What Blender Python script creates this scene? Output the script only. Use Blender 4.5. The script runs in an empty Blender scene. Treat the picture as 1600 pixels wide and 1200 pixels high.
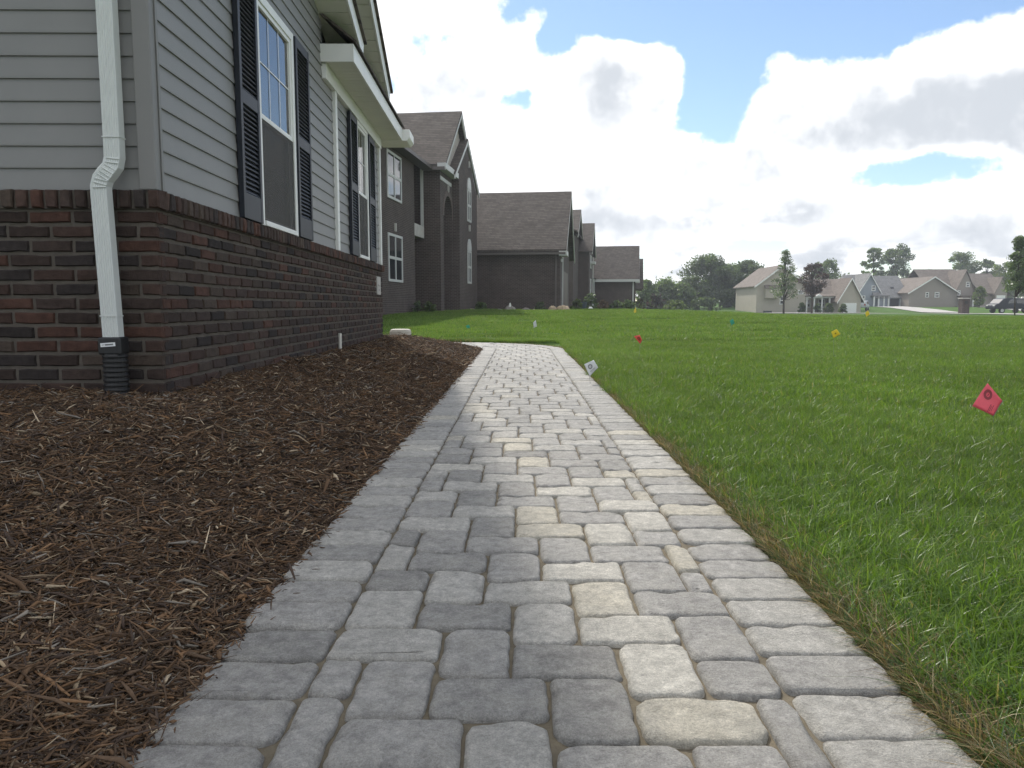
import bpy, math, random
import numpy as np
from mathutils import Vector, Matrix, noise as mnoise
PI = math.pi
random.seed(7); RNG = np.random.default_rng(11)
SC = bpy.context.scene
COL = SC.collection

# ------------------------------------------------------------------ camera
cam_d = bpy.data.cameras.new('camera'); cam = bpy.data.objects.new('camera', cam_d); COL.objects.link(cam)
cam_d.sensor_width = 36.0; cam_d.lens = 36.0 * 1180 / 1600
cam_d.clip_start = 0.02; cam_d.clip_end = 6000
CAMZ = 0.655
PITCH = math.atan(122 / 1180); YAW = math.atan(13 / 1180 * math.cos(PITCH))
cam.location = (0, 0, CAMZ); cam.rotation_euler = (PI / 2 - PITCH, 0, YAW)
SC.camera = cam

# ------------------------------------------------------------------ light
SUN_EL = math.radians(44)
SUN_AZ = math.radians(-18.0)            # from +Y towards -X : ahead and to the left, behind the houses
sun_dir = Vector((math.sin(SUN_AZ) * math.cos(SUN_EL), math.cos(SUN_AZ) * math.cos(SUN_EL), math.sin(SUN_EL)))
sd = bpy.data.lights.new('sun', 'SUN'); sd.energy = 2.8; sd.angle = math.radians(2.0); sd.color = (1.0, 0.95, 0.87)
sun = bpy.data.objects.new('sun', sd); COL.objects.link(sun)
sun.rotation_euler = sun_dir.to_track_quat('Z', 'Y').to_euler()
SC.view_settings.view_transform = 'Standard'; SC.view_settings.look = 'None'
SC.view_settings.exposure = 0.57; SC.view_settings.gamma = 1.0
SC.view_settings.use_curve_mapping = False
SC.cycles.use_denoising = True
SC.cycles.max_bounces = 6; SC.cycles.diffuse_bounces = 3; SC.cycles.glossy_bounces = 3
SC.cycles.transparent_max_bounces = 8

# ------------------------------------------------------------------ world : sky with cumulus
world = bpy.data.worlds.new('World'); SC.world = world; world.use_nodes = True
nt = world.node_tree; nt.nodes.clear()
def W_(t, **k):
    n = nt.nodes.new(t)
    for a, b in k.items(): setattr(n, a, b)
    return n
def wl(a, b): nt.links.new(a, b)
def wm(op, a, b=None, c=None, clamp=False):
    n = W_('ShaderNodeMath', operation=op); n.use_clamp = clamp
    for i, v in enumerate((a, b, c)):
        if v is None: continue
        if isinstance(v, (int, float)): n.inputs[i].default_value = v
        else: wl(v, n.inputs[i])
    return n.outputs[0]
def wsmooth(v, lo, hi):
    n = W_('ShaderNodeMapRange', interpolation_type='SMOOTHSTEP')
    wl(v, n.inputs['Value']); n.inputs['From Min'].default_value = lo; n.inputs['From Max'].default_value = hi
    return n.outputs['Result']
def build_world():
    tc = W_('ShaderNodeTexCoord'); sep = W_('ShaderNodeSeparateXYZ'); wl(tc.outputs['Generated'], sep.inputs[0])
    x, y, z = sep.outputs
    az = wm('ARCTAN2', x, y); el = wm('ARCSINE', z)
    zc = wm('ADD', wm('MAXIMUM', z, 0.0), 0.16)
    def cloud_coord(dz):
        q = wm('ADD', zc, dz)
        c = W_('ShaderNodeCombineXYZ'); wl(wm('DIVIDE', x, q), c.inputs[0]); wl(wm('DIVIDE', y, q), c.inputs[1]); c.inputs[2].default_value = 3.7
        return c.outputs[0]
    def noise(vec, scale, detail, rough, off=0.0):
        n = W_('ShaderNodeTexNoise'); n.inputs['Scale'].default_value = scale; n.inputs['Detail'].default_value = detail
        n.inputs['Roughness'].default_value = rough
        if off:
            m = W_('ShaderNodeVectorMath', operation='ADD'); wl(vec, m.inputs[0]); m.inputs[1].default_value = (off, off * .7, off * .3); vec = m.outputs[0]
        wl(vec, n.inputs['Vector']); return n.outputs['Fac']
    cv = W_('ShaderNodeCombineXYZ'); wl(az, cv.inputs[0]); wl(el, cv.inputs[1]); ae = cv.outputs[0]
    def total(lst, base=0.0):
        """sum of soft elliptical bumps (azimuth, elevation, half widths, amount) in the sky's own angles"""
        acc = base
        for (a0, e0, sa, se, amp) in lst:
            ra, re = 1.75 * sa, 1.75 * se
            v = W_('ShaderNodeVectorMath', operation='MULTIPLY_ADD'); wl(ae, v.inputs[0]); v.inputs[1].default_value = (1 / ra, 1 / re, 0); v.inputs[2].default_value = (-a0 / ra, -e0 / re, 0)
            d = W_('ShaderNodeVectorMath', operation='DOT_PRODUCT'); wl(v.outputs[0], d.inputs[0]); wl(v.outputs[0], d.inputs[1])
            t = wm('SUBTRACT', 1.0, d.outputs['Value'], clamp=True); t = wm('MULTIPLY', t, t); acc = wm('MULTIPLY_ADD', t, amp, acc)
        return acc
    def blob(*a): return a[:5]
    # where the sky is open (negative) or covered (positive)
    mask = total([
        blob(0.42, 0.385, 0.32, 0.066, -0.62), blob(0.245, 0.265, 0.046, 0.070, -0.55), blob(0.17, 0.350, 0.10, 0.035, -0.34),
        blob(0.43, 0.152, 0.11, 0.017, -0.21), blob(0.043, 0.318, 0.024, 0.020, -0.36), blob(-0.005, 0.262, 0.024, 0.014, -0.28),
        blob(0.185, 0.120, 0.035, 0.010, -0.2), blob(0.33, 0.075, 0.05, 0.008, -.16), blob(0.10, 0.07, 0.05, 0.008, -.12),
        blob(0.62, 0.235, 0.20, 0.055, 0.40), blob(0.40, 0.215, 0.08, 0.045, 0.34), blob(0.155, 0.280, 0.065, 0.042, 0.42),
        blob(-0.12, 0.28, 0.17, 0.12, 0.32), blob(0.10, 0.15, 0.34, 0.06, 0.30), blob(0.52, 0.095, 0.18, 0.03, 0.28),
        blob(0.95, 0.50, 0.40, 0.22, -0.35), blob(1.05, 0.20, 0.35, 0.10, 0.25)])
    dv = tc.outputs['Generated']
    c0 = cloud_coord(0.0)
    n_a = noise(c0, 1.25, 4, 0.60); n_b = noise(dv, 9.0, 6, 0.60)
    up = W_('ShaderNodeVectorMath', operation='ADD'); wl(dv, up.inputs[0]); up.inputs[1].default_value = (-.008, 0, .022); n_u = noise(up.outputs[0], 9.0, 4, 0.60)
    f = wm('ADD', wm('MULTIPLY', wm('SUBTRACT', n_a, 0.5), 0.85), wm('MULTIPLY', wm('SUBTRACT', n_b, 0.5), 1.25))
    cov = wm('ADD', wm('ADD', mask, f), 0.07)
    dens = wsmooth(cov, -0.05, 0.12)
    # grey bases and thick parts
    greyb = total([blob(-0.13, 0.27, 0.085, 0.06, 0.42), blob(0.53, 0.205, 0.15, 0.040, 0.62), blob(0.165, 0.105, 0.11, 0.018, 0.55),
                   blob(0.30, 0.11, 0.09, 0.015, 0.45), blob(-0.03, 0.10, 0.10, 0.03, 0.40), blob(0.11, 0.245, 0.03, 0.035, 0.35),
                   blob(0.40, 0.055, 0.4, 0.018, 0.45), blob(0.15, 0.06, 0.25, 0.02, 0.40), blob(0.55, 0.085, 0.10, 0.016, 0.45)], 0.05)
    ng = noise(dv, 8.0, 3, 0.6, 4.2)
    g2 = wm('ADD', wm('ADD', greyb, wm('MULTIPLY', wm('SUBTRACT', ng, 0.5), 1.6)), wm('MULTIPLY', wm('SUBTRACT', n_u, n_b), 1.9))
    grey = wm('MULTIPLY', wsmooth(g2, -0.25, 0.66), wsmooth(cov, 0.03, 0.30))
    cm = W_('ShaderNodeMix', data_type='RGBA'); wl(grey, cm.inputs[0])
    cm.inputs[6].default_value = (1.02, 1.02, 1.02, 1); cm.inputs[7].default_value = (0.47, 0.50, 0.54, 1)
    sky = W_('ShaderNodeTexSky', sky_type='NISHITA'); sky.sun_disc = False
    sky.sun_elevation = SUN_EL; sky.sun_rotation = SUN_AZ
    sky.air_density = 1.0; sky.dust_density = 0.15; sky.ozone_density = 2.5
    b1 = W_('ShaderNodeBackground'); wl(sky.outputs[0], b1.inputs[0]); b1.inputs[1].default_value = 0.105
    b2 = W_('ShaderNodeBackground'); wl(cm.outputs[2], b2.inputs[0]); b2.inputs[1].default_value = 1.0
    mx = W_('ShaderNodeMixShader'); wl(dens, mx.inputs[0]); wl(b1.outputs[0], mx.inputs[1]); wl(b2.outputs[0], mx.inputs[2])
    out = W_('ShaderNodeOutputWorld'); wl(mx.outputs[0], out.inputs[0])
build_world()
world.cycles.sampling_method = 'NONE'      # the cloudy sky is even enough without importance sampling

# ------------------------------------------------------------------ materials
MATS = {}
def nodes_mat(name):
    m = bpy.data.materials.new(name); m.use_nodes = True; t = m.node_tree
    return m, t, t.nodes['Principled BSDF']
def mat(name, col, rough=0.7, var=0.0, scale=8.0, bump=0.0, bscale=60.0, spec=0.5, attr=False, hue=None, speck=0.0, metal=0.0, posvar=0.0, stretch=None):
    """plain / 'tint'-attribute material with noise variation and bump"""
    if name in MATS: return MATS[name]
    m, t, p = nodes_mat(name); L = t.links.new
    tc = t.nodes.new('ShaderNodeNewGeometry') if False else t.nodes.new('ShaderNodeTexCoord')
    geo = t.nodes.new('ShaderNodeNewGeometry')
    vec = geo.outputs['Position']
    if stretch:
        mp = t.nodes.new('ShaderNodeMapping'); mp.inputs['Scale'].default_value = stretch; L(vec, mp.inputs[0]); vec = mp.outputs[0]
    if attr:
        a = t.nodes.new('ShaderNodeAttribute'); a.attribute_name = 'tint'; c = a.outputs['Color']
    else:
        a = t.nodes.new('ShaderNodeRGB'); a.outputs[0].default_value = (*col, 1); c = a.outputs[0]
    def mul(c, sc, amt, det=5):
        n = t.nodes.new('ShaderNodeTexNoise'); n.inputs['Scale'].default_value = sc; n.inputs['Detail'].default_value = det; n.inputs['Roughness'].default_value = .65
        L(vec, n.inputs['Vector'])
        r = t.nodes.new('ShaderNodeMapRange'); L(n.outputs['Fac'], r.inputs[0]); r.inputs[1].default_value = .25; r.inputs[2].default_value = .75
        r.inputs[3].default_value = 1 - amt; r.inputs[4].default_value = 1 + amt
        v = t.nodes.new('ShaderNodeVectorMath'); v.operation = 'SCALE'; L(c, v.inputs[0]); L(r.outputs[0], v.inputs['Scale']); return v.outputs[0]
    if var: c = mul(c, scale, var)
    if posvar: c = mul(c, 0.35, posvar, 3)
    if name == 'paver_concrete':
        c = mul(c, 9.0, .14, 3)
        n = t.nodes.new('ShaderNodeTexNoise'); n.inputs['Scale'].default_value = 13; n.inputs['Detail'].default_value = 4; L(vec, n.inputs['Vector'])
        r = t.nodes.new('ShaderNodeMapRange'); L(n.outputs['Fac'], r.inputs[0]); r.inputs[1].default_value = .45; r.inputs[2].default_value = .72; r.inputs[4].default_value = .5
        mxp = t.nodes.new('ShaderNodeMix'); mxp.data_type = 'RGBA'; L(r.outputs[0], mxp.inputs[0]); L(c, mxp.inputs[6]); mxp.inputs[7].default_value = (.44, .42, .375, 1); c = mxp.outputs[2]
    if speck: c = mul(c, 420.0, speck, 2); c = mul(c, 130.0, speck * .7, 2)
    L(c, p.inputs['Base Color'])
    p.inputs['Roughness'].default_value = rough; p.inputs['Specular IOR Level'].default_value = spec; p.inputs['Metallic'].default_value = metal
    if bump:
        n = t.nodes.new('ShaderNodeTexNoise'); n.inputs['Scale'].default_value = bscale; n.inputs['Detail'].default_value = 6; n.inputs['Roughness'].default_value = .7
        L(vec, n.inputs['Vector'])
        b = t.nodes.new('ShaderNodeBump'); b.inputs['Strength'].default_value = bump; b.inputs['Distance'].default_value = 0.01
        L(n.outputs['Fac'], b.inputs['Height']); L(b.outputs[0], p.inputs['Normal'])
    MATS[name] = m; return m
def leaf_mat(name, trans=0.4, gloss=0.08, grough=0.35, posvar=0.0):
    m = bpy.data.materials.new(name); m.use_nodes = True; t = m.node_tree; t.nodes.clear(); L = t.links.new
    a = t.nodes.new('ShaderNodeAttribute'); a.attribute_name = 'tint'; c = a.outputs['Color']
    if posvar:
        geo = t.nodes.new('ShaderNodeNewGeometry')
        n = t.nodes.new('ShaderNodeTexNoise'); n.inputs['Scale'].default_value = .55; n.inputs['Detail'].default_value = 5; n.inputs['Roughness'].default_value = .6
        L(geo.outputs['Position'], n.inputs['Vector'])
        r = t.nodes.new('ShaderNodeMapRange'); L(n.outputs['Fac'], r.inputs[0]); r.inputs[1].default_value = .3; r.inputs[2].default_value = .7
        r.inputs[3].default_value = 1 - posvar; r.inputs[4].default_value = 1 + posvar
        v = t.nodes.new('ShaderNodeVectorMath'); v.operation = 'SCALE'; L(c, v.inputs[0]); L(r.outputs[0], v.inputs['Scale']); c = v.outputs[0]
    d = t.nodes.new('ShaderNodeBsdfDiffuse'); L(c, d.inputs[0])
    tr = t.nodes.new('ShaderNodeBsdfTranslucent')
    v2 = t.nodes.new('ShaderNodeVectorMath'); v2.operation = 'MULTIPLY'; L(c, v2.inputs[0]); v2.inputs[1].default_value = (1.5, 1.5, .8); L(v2.outputs[0], tr.inputs[0])
    mx = t.nodes.new('ShaderNodeMixShader'); mx.inputs[0].default_value = trans; L(d.outputs[0], mx.inputs[1]); L(tr.outputs[0], mx.inputs[2])
    g = t.nodes.new('ShaderNodeBsdfGlossy'); g.inputs['Roughness'].default_value = grough; g.inputs[0].default_value = (1, 1, 1, 1)
    m2 = t.nodes.new('ShaderNodeMixShader'); m2.inputs[0].default_value = gloss; L(mx.outputs[0], m2.inputs[1]); L(g.outputs[0], m2.inputs[2])
    o = t.nodes.new('ShaderNodeOutputMaterial'); L(m2.outputs[0], o.inputs[0]); MATS[name] = m; return m
def glass_mat(name, ior, tint):
    m = bpy.data.materials.new(name); m.use_nodes = True; t = m.node_tree; t.nodes.clear(); L = t.links.new
    f = t.nodes.new('ShaderNodeFresnel'); f.inputs[0].default_value = ior
    tr = t.nodes.new('ShaderNodeBsdfTransparent'); tr.inputs[0].default_value = (*tint, 1)
    g = t.nodes.new('ShaderNodeBsdfGlossy'); g.inputs['Roughness'].default_value = 0.01
    mx = t.nodes.new('ShaderNodeMixShader'); L(f.outputs[0], mx.inputs[0]); L(tr.outputs[0], mx.inputs[1]); L(g.outputs[0], mx.inputs[2])
    o = t.nodes.new('ShaderNodeOutputMaterial'); L(mx.outputs[0], o.inputs[0]); MATS[name] = m; return m
def course_mat(name, c1, c2, mortar, bw, bh, ms, rough=0.9, off=0.5, bump=0.3, plane='auto'):
    """far brick or shingle courses, by the local normal of the wall"""
    m, t, p = nodes_mat(name); L = t.links.new
    tc = t.nodes.new('ShaderNodeTexCoord'); s = t.nodes.new('ShaderNodeSeparateXYZ'); L(tc.outputs['Object'], s.inputs[0])
    ad = t.nodes.new('ShaderNodeMath'); ad.operation = 'ADD'; L(s.outputs[0], ad.inputs[0]); L(s.outputs[1], ad.inputs[1])
    c = t.nodes.new('ShaderNodeCombineXYZ'); L(ad.outputs[0], c.inputs[0]); L(s.outputs[2], c.inputs[1])
    b = t.nodes.new('ShaderNodeTexBrick'); L(c.outputs[0], b.inputs['Vector'])
    b.inputs['Color1'].default_value = (*c1, 1); b.inputs['Color2'].default_value = (*c2, 1); b.inputs['Mortar'].default_value = (*mortar, 1)
    b.inputs['Scale'].default_value = 1; b.inputs['Brick Width'].default_value = bw; b.inputs['Row Height'].default_value = bh; b.inputs['Mortar Size'].default_value = ms
    b.inputs['Bias'].default_value = 0.0; b.offset = off
    n = t.nodes.new('ShaderNodeTexNoise'); n.inputs['Scale'].default_value = 1.3; n.inputs['Detail'].default_value = 8; n.inputs['Roughness'].default_value = .75; L(tc.outputs['Object'], n.inputs['Vector'])
    r = t.nodes.new('ShaderNodeMapRange'); L(n.outputs['Fac'], r.inputs[0]); r.inputs[1].default_value = .25; r.inputs[2].default_value = .75; r.inputs[3].default_value = .72; r.inputs[4].default_value = 1.28
    v = t.nodes.new('ShaderNodeVectorMath'); v.operation = 'SCALE'; L(b.outputs['Color'], v.inputs[0]); L(r.outputs[0], v.inputs['Scale']); L(v.outputs[0], p.inputs['Base Color'])
    p.inputs['Roughness'].default_value = rough; p.inputs['Specular IOR Level'].default_value = .25
    if bump:
        bp = t.nodes.new('ShaderNodeBump'); bp.inputs['Strength'].default_value = bump; bp.inputs['Distance'].default_value = .02; bp.invert = True
        L(b.outputs['Fac'], bp.inputs['Height']); L(bp.outputs[0], p.inputs['Normal'])
    MATS[name] = m; return m
M_paver = mat('paver_concrete', (0, 0, 0), .92, var=.34, scale=34, bump=1.0, bscale=230, spec=.25, attr=True, speck=.26)
M_sand = mat('joint_sand', (.15, .125, .085), .95, var=.35, scale=30, bump=.5, bscale=200)
M_brick = mat('brick_clay', (0, 0, 0), .9, var=.35, scale=26, bump=.8, bscale=120, spec=.2, attr=True)
M_mortar = mat('mortar', (.135, .118, .100), .95, var=.25, scale=14, bump=.8, bscale=140, spec=.1)
M_siding = mat('vinyl_siding', (.225, .222, .215), .55, var=.05, scale=3, bump=.05, bscale=40, spec=.35)
M_white = mat('white_vinyl', (.74, .74, .71), .45, var=.05, scale=5)
M_soffit = mat('soffit_vinyl', (.66, .65, .58), .55, var=.05, scale=4)
M_gutter = mat('downspout_metal', (.58, .60, .58), .45, var=.05, scale=6)
M_post = mat('corner_post_vinyl', (.205, .20, .194), .55, var=.05, scale=3, spec=.35)
M_shutter = mat('shutter_plastic', (.016, .019, .027), .5, var=.1, scale=9, spec=.4)
M_black = mat('black_plastic', (.012, .012, .013), .45, var=.15, scale=20)
M_dark = mat('dark_room', (.03, .03, .033), .9)
M_screen = mat('insect_screen', (.14, .13, .12), .8, var=.12, scale=7)
M_soil = mat('soil', (.035, .024, .016), 1, var=.4, scale=9, bump=1, bscale=60, spec=.1)
M_chip = mat('mulch_wood', (0, 0, 0), .85, var=.25, scale=150, spec=.2, attr=True)
M_lawnsoil = mat('lawn_ground', (.066, .125, .024), 1, var=.35, scale=.8, bump=.6, bscale=25, spec=.1, posvar=.22)
M_grass = leaf_mat('grass_blade', .5, .028, .36, posvar=.20)
M_dry = leaf_mat('dry_grass', .3, .05, .4)
M_leaf = leaf_mat('tree_leaf', .5, .06, .4)
M_bark = mat('bark', (.055, .042, .032), .95, var=.3, scale=10, bump=.8, bscale=30)
M_glass = glass_mat('window_glass', 3.1, (.75, .78, .78))
M_glassf = mat('far_window_glass', (.02, .025, .03), .06, spec=.9)
M_stone = mat('field_stone', (.42, .36, .29), .9, var=.3, scale=4, bump=.7, bscale=12)
M_conc = mat('concrete', (.42, .40, .37), .9, var=.15, scale=3, bump=.3, bscale=40)
M_brickfar = course_mat('brick_courses', (.052, .036, .031), (.075, .053, .046), (.125, .112, .102), .205, .0677, .010)
M_shingle = course_mat('roof_shingles', (.080, .067, .058), (.118, .100, .087), (.045, .039, .035), .32, .10, .010, off=.37)
M_shingle2 = course_mat('far_roof_shingles', (.17, .145, .125), (.21, .18, .155), (.12, .10, .09), .35, .16, .014, off=.37)
M_shingle3 = course_mat('grey_roof_shingles', (.21, .205, .20), (.25, .245, .24), (.15, .15, .15), .35, .16, .014, off=.37)

# ------------------------------------------------------------------ mesh helpers
def link(name, me, parent=None, loc=None, rot=None):
    o = bpy.data.objects.new(name, me); COL.objects.link(o)
    if parent is not None: o.parent = parent
    if loc is not None: o.location = loc
    if rot is not None: o.rotation_euler = rot
    return o
def set_tint(me, tint):
    a = me.attributes.new('tint', 'FLOAT_COLOR', 'POINT'); n = len(me.vertices)
    t = np.asarray(tint, dtype=np.float32)
    if t.ndim == 1: t = np.tile(t[:3], (n, 1))
    if t.shape[1] == 3: t = np.concatenate([t, np.ones((n, 1), np.float32)], 1)
    a.data.foreach_set('color', t.astype(np.float32).ravel())
def mesh(name, V, F, m, tint=None, smooth=False):
    me = bpy.data.meshes.new(name); me.from_pydata([tuple(v) for v in V], [], F); me.materials.append(m)
    if tint is not None: set_tint(me, tint)
    if smooth: me.polygons.foreach_set('use_smooth', [True] * len(me.polygons))
    me.update(); return me
def np_mesh(name, co, quads, m, tint=None, smooth=False):
    me = bpy.data.meshes.new(name); co = np.asarray(co, np.float32); quads = np.asarray(quads, np.int32); k = quads.shape[1]
    me.vertices.add(len(co)); me.vertices.foreach_set('co', co.ravel())
    me.loops.add(quads.size); me.loops.foreach_set('vertex_index', quads.ravel())
    me.polygons.add(len(quads)); me.polygons.foreach_set('loop_start', np.arange(0, quads.size, k, dtype=np.int32))
    me.update(calc_edges=True); me.materials.append(m)
    if tint is not None: set_tint(me, tint)
    if smooth: me.polygons.foreach_set('use_smooth', np.ones(len(quads), bool))
    return me
def tag(o, label=None, cat=None, group=None, kind=None):
    if label: o['label'] = label
    if cat: o['category'] = cat
    if group: o['group'] = group
    if kind: o['kind'] = kind
    return o
def empty(name, loc=(0, 0, 0), rz=0.0):
    o = bpy.data.objects.new(name, None); COL.objects.link(o); o.location = loc; o.rotation_euler = (0, 0, rz); o.empty_display_size = .2
    return o
class B:
    """collects faces of one part"""
    def __init__(s): s.V = []; s.F = []
    def raw(s, V, F):
        k = len(s.V); s.V += [tuple(v) for v in V]; s.F += [tuple(i + k for i in f) for f in F]; return s
    def box(s, x0, x1, y0, y1, z0, z1, M=None):
        V = [(x0, y0, z0), (x1, y0, z0), (x1, y1, z0), (x0, y1, z0), (x0, y0, z1), (x1, y0, z1), (x1, y1, z1), (x0, y1, z1)]
        if M is not None: V = [M @ Vector(v) for v in V]
        return s.raw(V, [(0, 3, 2, 1), (4, 5, 6, 7), (0, 1, 5, 4), (1, 2, 6, 5), (2, 3, 7, 6), (3, 0, 4, 7)])
    def prism(s, poly, d):
        """poly: list of 3D points (planar), extruded by vector d"""
        n = len(poly); P = [Vector(p) for p in poly]; d = Vector(d)
        return s.raw(P + [p + d for p in P], [tuple(range(n - 1, -1, -1)), tuple(range(n, 2 * n))] + [(i, (i + 1) % n, (i + 1) % n + n, i + n) for i in range(n)])
    def bar(s, a, b, w, h, up=(0, 0, 1)):
        a = Vector(a); b = Vector(b); d = (b - a).normalized(); u = Vector(up); r = d.cross(u).normalized(); u = r.cross(d).normalized()
        V = [p + r * (i * w / 2) + u * (j * h / 2) for p in (a, b) for i, j in ((-1, -1), (1, -1), (1, 1), (-1, 1))]
        return s.raw(V, [(3, 2, 1, 0), (4, 5, 6, 7), (0, 1, 5, 4), (1, 2, 6, 5), (2, 3, 7, 6), (3, 0, 4, 7)])
    def tube(s, pts, rad, n=8, cap=True):
        pts = [Vector(p) for p in pts]; rings = []; V = []; F = []
        for i, p in enumerate(pts):
            d = (pts[min(i + 1, len(pts) - 1)] - pts[max(i - 1, 0)]).normalized()
            u = Vector((0, 0, 1)) if abs(d.z) < .9 else Vector((0, 1, 0))
            r = d.cross(u).normalized(); u = r.cross(d); q = rad[i] if isinstance(rad, (list, tuple)) else rad
            V += [p + (r * math.cos(2 * PI * k / n) + u * math.sin(2 * PI * k / n)) * q for k in range(n)]
        for i in range(len(pts) - 1):
            F += [(i * n + k, i * n + (k + 1) % n, (i + 1) * n + (k + 1) % n, (i + 1) * n + k) for k in range(n)]
        if cap: F += [tuple(range(n - 1, -1, -1)), tuple(range((len(pts) - 1) * n, len(pts) * n))]
        return s.raw(V, F)
    def build(s, name, m, parent=None, bevel=0.0, smooth=False, tint=None):
        o = link(name, mesh(name, s.V, s.F, m, tint, smooth), parent)
        if bevel:
            b = o.modifiers.new('bevel', 'BEVEL'); b.width = bevel; b.segments = 2; b.limit_method = 'ANGLE'
        return o
def smooth01(t): t = np.clip(t, 0, 1); return t * t * (3 - 2 * t)

# ------------------------------------------------------------------ terrain
YK = [-60, 0, 14, 20, 30, 45, 60, 75, 92, 105, 125, 145, 200, 400, 1500, 4000]
ZR = [-.03, -.02, -.01, .04, .07, .06, -.06, -.15, -.30, -.28, .35, .62, 1.2, 3, 10, 20]
ZL = [-.03, -.02, -.01, .12, .38, .45, .45, .42, .40, .40, .5, .7, 1.2, 3, 10, 20]
def ground_z(x, y):
    x = np.asarray(x, float); y = np.asarray(y, float)
    b = smooth01((x - (.05 * y + 2)) / 14)
    z = np.interp(y, YK, ZL) * (1 - b) + np.interp(y, YK, ZR) * b
    return z + .015 * np.sin(x * .7 + 1.3) * np.sin(y * .45) * smooth01((y - 15) / 10) + .012 * np.sin(x * .31 + y * .23) * smooth01((y - 15) / 10)
PX0, PX1 = -.582, .667                 # outer edges of the walk
IX0, IX1 = -.369, .456                 # edges of the field
ARC_C = (-1.48, 11.6); R_IN = .90; R_OUT = R_IN + (PX1 - PX0)
def terrain():
    xs = np.unique(np.concatenate([np.linspace(-3000, -60, 12), np.linspace(-60, -6, 20), np.linspace(-6, 8, 57), np.linspace(8, 60, 40), np.linspace(60, 200, 25), np.linspace(200, 3000, 12)]))
    ys = np.unique(np.concatenate([np.linspace(-60, -2, 12), np.linspace(-2, 20, 89), np.linspace(20, 160, 100), np.linspace(160, 600, 20), np.linspace(600, 4000, 12)]))
    X, Y = np.meshgrid(xs, ys); Z = ground_z(X, Y)
    # sink below the walk and the bed
    sink = (X < .75) & (X > -9) & (Y < 13.9)
    Z = np.where(sink, Z - .08, Z)
    co = np.stack([X, Y, Z], -1).reshape(-1, 3); nx = len(xs)
    i, j = np.meshgrid(np.arange(nx - 1), np.arange(len(ys) - 1)); a = (j * nx + i).ravel()
    q = np.stack([a, a + 1, a + nx + 1, a + nx], 1)
    tag(link('ground', np_mesh('ground', co, q, M_lawnsoil, smooth=True)), 'wide mown lawn ground reaching to the far houses', None, kind='structure')
terrain()

# ------------------------------------------------------------------ paved walk
PALETTE = {'D': (.310, .305, .294), 'M': (.390, .382, .368), 'G': (.360, .353, .340), 'L': (.465, .455, .430), 'W': (.550, .533, .488), 'C': (.520, .492, .424)}
PCOL = [(-0.21,1.09,'M'),(-0.02,1.07,'L'),(0.15,1.04,'M'),(0.32,1.05,'M'),(0.44,1.14,'M'),(0.30,1.15,'C'),(0.12,1.17,'D'),(-0.06,1.21,'D'),(-0.23,1.24,'M'),(-0.35,1.28,'M'),(-0.36,1.13,'M'),(-0.28,1.41,'L'),(-0.09,1.37,'G'),(0.08,1.35,'D'),(0.26,1.31,'W'),(0.39,1.28,'M'),(-0.30,1.57,'L'),(-0.12,1.54,'D'),(0.05,1.50,'L'),(0.22,1.48,'W'),(0.39,1.45,'M'),(-0.30,1.73,'D'),(-0.16,1.69,'L'),(0.01,1.66,'L'),(0.18,1.63,'C'),(0.36,1.61,'M'),(-0.33,1.88,'L'),(-0.19,1.85,'D'),(-0.02,1.83,'M'),(0.15,1.79,'W'),(0.32,1.77,'M'),(0.43,1.74,'M'),(-0.33,2.05,'D'),(-0.23,2.01,'G'),(-0.05,1.99,'G'),(0.12,1.97,'M'),(0.29,1.93,'M'),(0.43,1.89,'C'),(-0.26,2.18,'L'),(-0.09,2.15,'D'),(0.08,2.12,'C'),(0.25,2.09,'W'),(0.40,2.08,'M'),(-0.30,2.36,'G'),(-0.13,2.32,'L'),(0.05,2.29,'C'),(0.22,2.24,'M'),(0.40,2.25,'W'),(-0.16,2.50,'D'),(-0.30,2.53,'L'),(0.01,2.46,'G'),(0.18,2.44,'M'),(0.36,2.41,'W'),(-0.33,2.85,'L'),(-0.23,2.82,'D'),(-0.33,2.70,'G'),(-0.19,2.67,'L'),(-0.02,2.63,'G'),(0.16,2.60,'W'),(0.33,2.58,'M'),(0.44,2.71,'L'),(0.43,2.55,'C'),(-0.05,2.80,'L'),(0.12,2.77,'M'),(0.29,2.74,'W'),(0.08,2.94,'M'),(0.05,3.12,'C'),(-0.13,3.13,'L'),(0.22,3.07,'M'),(-0.02,3.45,'C'),(0.15,3.42,'L'),(0.19,3.26,'M'),(0.54,1.03,'L'),(0.56,1.11,'L'),(0.57,1.24,'C'),(0.57,1.37,'M'),(0.56,1.49,'L'),(0.55,1.61,'L'),(0.56,1.76,'L'),(0.56,1.89,'M'),(0.55,2.01,'M'),(0.61,2.44,'C'),(0.60,2.61,'L'),(-0.48,1.07,'M'),(-0.48,1.20,'G'),(-0.50,1.34,'G'),(-0.47,1.46,'D'),(-0.45,1.59,'M'),(-0.46,1.73,'M'),(-0.47,1.85,'L'),(-0.46,1.98,'D'),(-0.46,2.13,'L'),(-0.45,2.25,'M')]
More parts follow.
